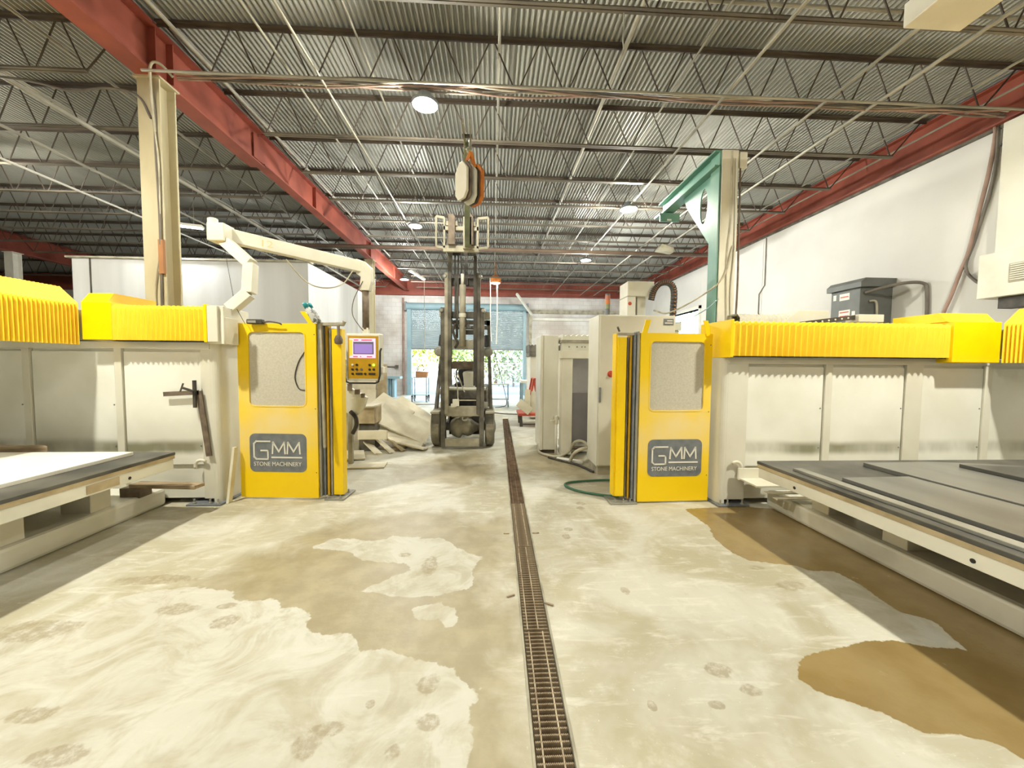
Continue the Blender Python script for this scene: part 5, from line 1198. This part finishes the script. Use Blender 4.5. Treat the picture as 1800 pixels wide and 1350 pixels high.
for x_ in (-.05, .55):
    for y_ in (13.4, 13.9):
        P('post', MB().cyl((x_, y_, .25), (x_, y_, .8), .016, 8), blue_b, t2)
        P('wheel', MB().lathe((x_-.02, y_, .11), [(.04, 0), (.11, .005), (.11, .035), (.04, .04)], 14, 'x'), gry, t2)
P('shelf', MB().box((-.07, 13.38, .26), (.57, 13.92, .29)), alu, t2)
P('shelf', MB().box((-.07, 13.38, .78), (.57, 13.92, .80)), alu, t2)
wt = T('work_table', 'white-topped work table with bins beneath, beside the door', 'table', (1.3, 12.4, 0))
P('top', MB().box((.9, 12.2, .90), (1.75, 13.0, .98)), wht, wt, bev=.006)
for x_, y_ in ((.95, 12.25), (1.7, 12.25), (.95, 12.95), (1.7, 12.95)): P('leg', MB().box((x_-.03, y_-.03, 0), (x_+.03, y_+.03, .9)), blue_b, wt)
P('lower_shelf', MB().box((.92, 12.22, .30), (1.73, 12.98, .33)), alu, wt)
S('plastic_bin', MB().prism([(1.1, .33), (1.38, .33), (1.42, .46), (1.06, .46)], 'y', 12.4, 12.8), blue_t, 'blue plastic bin on the shelf of the work table', 'bin')
S('hanging_jacket', MB().lathe((1.55, 12.16, 1.0), [(.12, -.35), (.15, -.1), (.12, .3), (.06, .5), (.02, .58)], 10), dark, 'dark jacket hanging beside the work table', 'jacket')
ct = T('a_frame_cart', 'red A-frame cart loaded with stone offcuts beyond the polisher', 'cart', (.95, 9.4, 0))
P('deck', MB().box((.62, 9.1, .27), (1.25, 9.9, .33)), redc, ct, bev=.004)
for (x_, y_) in ((.68, 9.2), (1.2, 9.2), (.68, 9.8), (1.2, 9.8)):
    P('leg', MB().bar((x_, y_, .27), (x_+.02, y_, .0), .07, .05), dark, ct)
P('lower_rail', MB().bar((.7, 9.2, .06), (1.22, 9.2, .06), .02).bar((1.22, 9.2, .06), (1.22, 9.8, .06), .02), dark, ct)
for y_ in (9.25, 9.75):
    P('a_bar', MB().bar((.85, y_, .33), (1.0, y_, 1.15), .045).bar((1.2, y_, .33), (1.04, y_, 1.15), .045), redc, ct)
P('ridge_bar', MB().bar((1.02, 9.2, 1.15), (1.02, 9.8, 1.15), .04), redc, ct)
P('tie_bar', MB().bar((.92, 9.25, .8), (1.12, 9.25, .8), .03), redc, ct)
for i, (c_, sz, rt_, lb) in enumerate([((.76, 9.08, .49), (.36, .03, .2), (R(-10), R(38), 0), 'small tan offcut leaning low on the red cart'), ((.86, 9.2, .62), (.2, .03, .55), (R(-8), R(8), R(20)), 'tall offcut leaning on the left of the red cart'), ((.98, 9.18, .60), (.16, .03, .5), (R(-8), R(4), R(-30)), 'tall offcut leaning in the middle of the red cart')]):
    o = S('stone_offcut', MB().obox((0, 0, 0), sz, (0, 0, 0)), stone_p, lb, 'offcut', 'offcuts on the red cart', bev=.003); o.location = c_; o.rotation_euler = rt_
S('floor_cable', MB().tube(spline([(-.3, 12.2, .015), (.2, 11.6, .015), (.6, 11.4, .015), (1.0, 11.45, .015)], 6), .015, 6), dark, 'black cable on the floor beyond the forklift', 'cable', sm=True)
S('floor_cable', MB().tube(spline([(-5.0, 14.2, .015), (-4, 14.3, .015), (-3, 14.0, .015), (-2, 14.2, .015)], 6), .012, 6), dark, 'thin cable on the floor under the trolley', 'cable', sm=True)
S('hose_line', MB().tube(spline([(.05, 14.2, 2.0), (.2, 14.0, 1.4), (.42, 13.8, .6), (.5, 13.5, .1), (.3, 13.3, .02), (.1, 13.1, .02)], 6), .012, 6), dark, 'black hose trailing down beside the far trolley', 'hose', sm=True)
S('tool_stand', MB().box((-4.72, 17.3, .0), (-4.62, 17.7, .85)).box((-4.45, 17.3, .0), (-4.35, 17.7, .85)).box((-4.8, 17.25, .82), (-4.1, 17.75, .92)).box((-4.6, 17.4, .0), (-4.5, 17.6, .8)), blue_b, 'blue-grey stand with a pale top at the foot of the far wall', 'stand')
S('wall_pipe', MB().cyl((-5.6, 18.66, 1.35), (-4.6, 18.66, 1.33), .03, 8).box((-4.65, 18.6, 1.25), (-4.5, 18.7, 1.42)), dust, 'horizontal pipe with a bracket on the far wall', 'pipe')
S('wall_pipe', MB().cyl((-4.25, 18.62, .0), (-4.25, 18.62, 4.6), .05, 10), pink_c, 'faded red vertical pipe left of the roll-up door', 'pipe')
S('red_post', MB().cyl((-9.2, 7.2, 0), (-9.2, 7.2, 4.8), .05, 10), pink_c, 'thin dusty red pole at the left edge above the bellows', 'pole')

# ================================================================ OUTDOORS
S('yard_ground', MB().box((-60, 18.95, -.06), (60, 90, -.02)), earth, 'pale sunlit yard beyond the roll-up door', 'ground')['kind'] = 'stuff'
S('yard_ground', MB().box((7.3, -20, -.06), (60, 18.95, -.02)), earth, 'pale sunlit yard beside the hall', 'ground')['kind'] = 'stuff'
def bush(x, y, rx, ry, rz_, z0, mt, label, n=1500, trunk=True, ls=.16):
    t = T('tree' if trunk else 'shrub', label, 'tree' if trunk else 'shrub', (x, y, 0))
    mb = MB()
    for i in range(n):
        u, v, w_ = random.gauss(0, .42), random.gauss(0, .42), random.gauss(0, .42)
        k_ = math.sqrt(u*u+v*v+w_*w_); 
        if k_ > 1: continue
        lump = 1 + .25*math.sin(u*7+x)*math.sin(v*5+w_*6)
        c_ = Vector((u*rx*lump*1.4, v*ry*lump*1.4, z0 + rz_ + w_*rz_*1.35)); 
        if c_.z < 0.05: continue
        a_ = Vector((random.gauss(0, 1), random.gauss(0, 1), random.gauss(0, 1))).normalized(); b_ = a_.orthogonal().normalized()
        s_ = ls*random.uniform(.6, 1.3); k2 = len(mb.v)
        mb.v += [tuple(c_+a_*s_), tuple(c_+b_*s_*.5), tuple(c_-a_*s_), tuple(c_-b_*s_*.5)]; mb.f.append((k2, k2+1, k2+2, k2+3))
    o = link('foliage', bpy.data.meshes.new('foliage'), None, t); o.data.from_pydata(mb.v, [], mb.f); o.data.materials.append(mt)
    if trunk:
        P('trunk', MB().tube([(0, 0, -.03), (.1, 0, z0*.6+.5), (-.05, .1, z0+rz_)], [.16, .12, .06], 8), bark, t, world=False)
        for i in range(4): P('branch', MB().tube([(.02, 0, z0*.8+.3), (math.cos(i*1.6)*rx*.6, math.sin(i*1.6)*ry*.5, z0+rz_*(.9+.2*i))], [.06, .02], 6), bark, t, world=False)
    else: P('stem', MB().tube([(0, 0, -.03), (0, 0, z0+rz_)], [.06, .03], 6), bark, t, world=False)
bush(-6.2, 27, 2.0, 1.6, 1.6, 1.2, leaf1, 'yellow-green tree seen at the left side of the open door')
bush(-3.6, 31, 1.6, 1.6, 1.7, 1.5, leaf1, 'loose yellow tree behind the trolley')
bush(-1.2, 29, 2.6, 1.6, 1.7, .4, leaf2, 'green hedge tree seen through the forklift mast')
bush(1.4, 26, 1.6, 1.5, 1.6, .1, leaf3, 'grey-green shrub at the right of the open door', trunk=False)
bush(.2, 29.5, 2.2, 1.5, 2.6, .6, leaf1, 'tall yellow-green tree above the shrubs on the right')
bush(3.2, 27.5, 2.0, 1.5, 2.2, .2, leaf2, 'green shrub at the far right of the open door', trunk=False)
bush(12, 15.5, 2.5, 2.5, 2.5, .6, leaf1, 'yellow-green tree outside the right loading doorway')
bush(13, 19, 2.5, 2.5, 2.6, .6, leaf2, 'green tree farther along outside the right loading doorway')
hs = T('far_building', 'white building with a pink stripe across the yard', 'building', (-7, 40, 0))
P('wall', MB().box((-16, 40, -.02), (-1.5, 46, 4.6)), wht, hs)
P('stripe', MB().box((-16, 39.96, 1.2), (-1.5, 40, 1.5)), redp, hs)
for x_ in (-12, -8.5, -5): P('window', MB().box((x_, 39.95, 1.9), (x_+1.4, 40, 3.1)), blue_b, hs)
P('roof', MB().box((-16.3, 39.7, 4.6), (-1.2, 46.3, 4.9)), dustl, hs)
fn = T('chain_link_fence', 'chain-link fence across the yard beyond the open door', 'fence', (-1, 23, 0))
for x_ in (-6, -3, 0, 3): P('post', MB().cyl((x_, 23, -.02), (x_, 23, 1.6), .03, 8), alu, fn)
P('top_rail', MB().cyl((-6, 23, 1.55), (3, 23, 1.55), .02, 8), alu, fn)
wv = MB(); 
for i in range(-16, 91):
    x0 = -6+i*.1
    for sgn in (1, -1):
        a_ = (x0 if sgn > 0 else x0+1.5, 23, .02); b_ = (x0+1.5 if sgn > 0 else x0, 23, 1.52)
        if min(a_[0], b_[0]) < -6 or max(a_[0], b_[0]) > 3: continue
        wv.bar(a_, b_, .006)
o = P('wire_mesh', wv, alu, fn); o['kind'] = 'stuff'
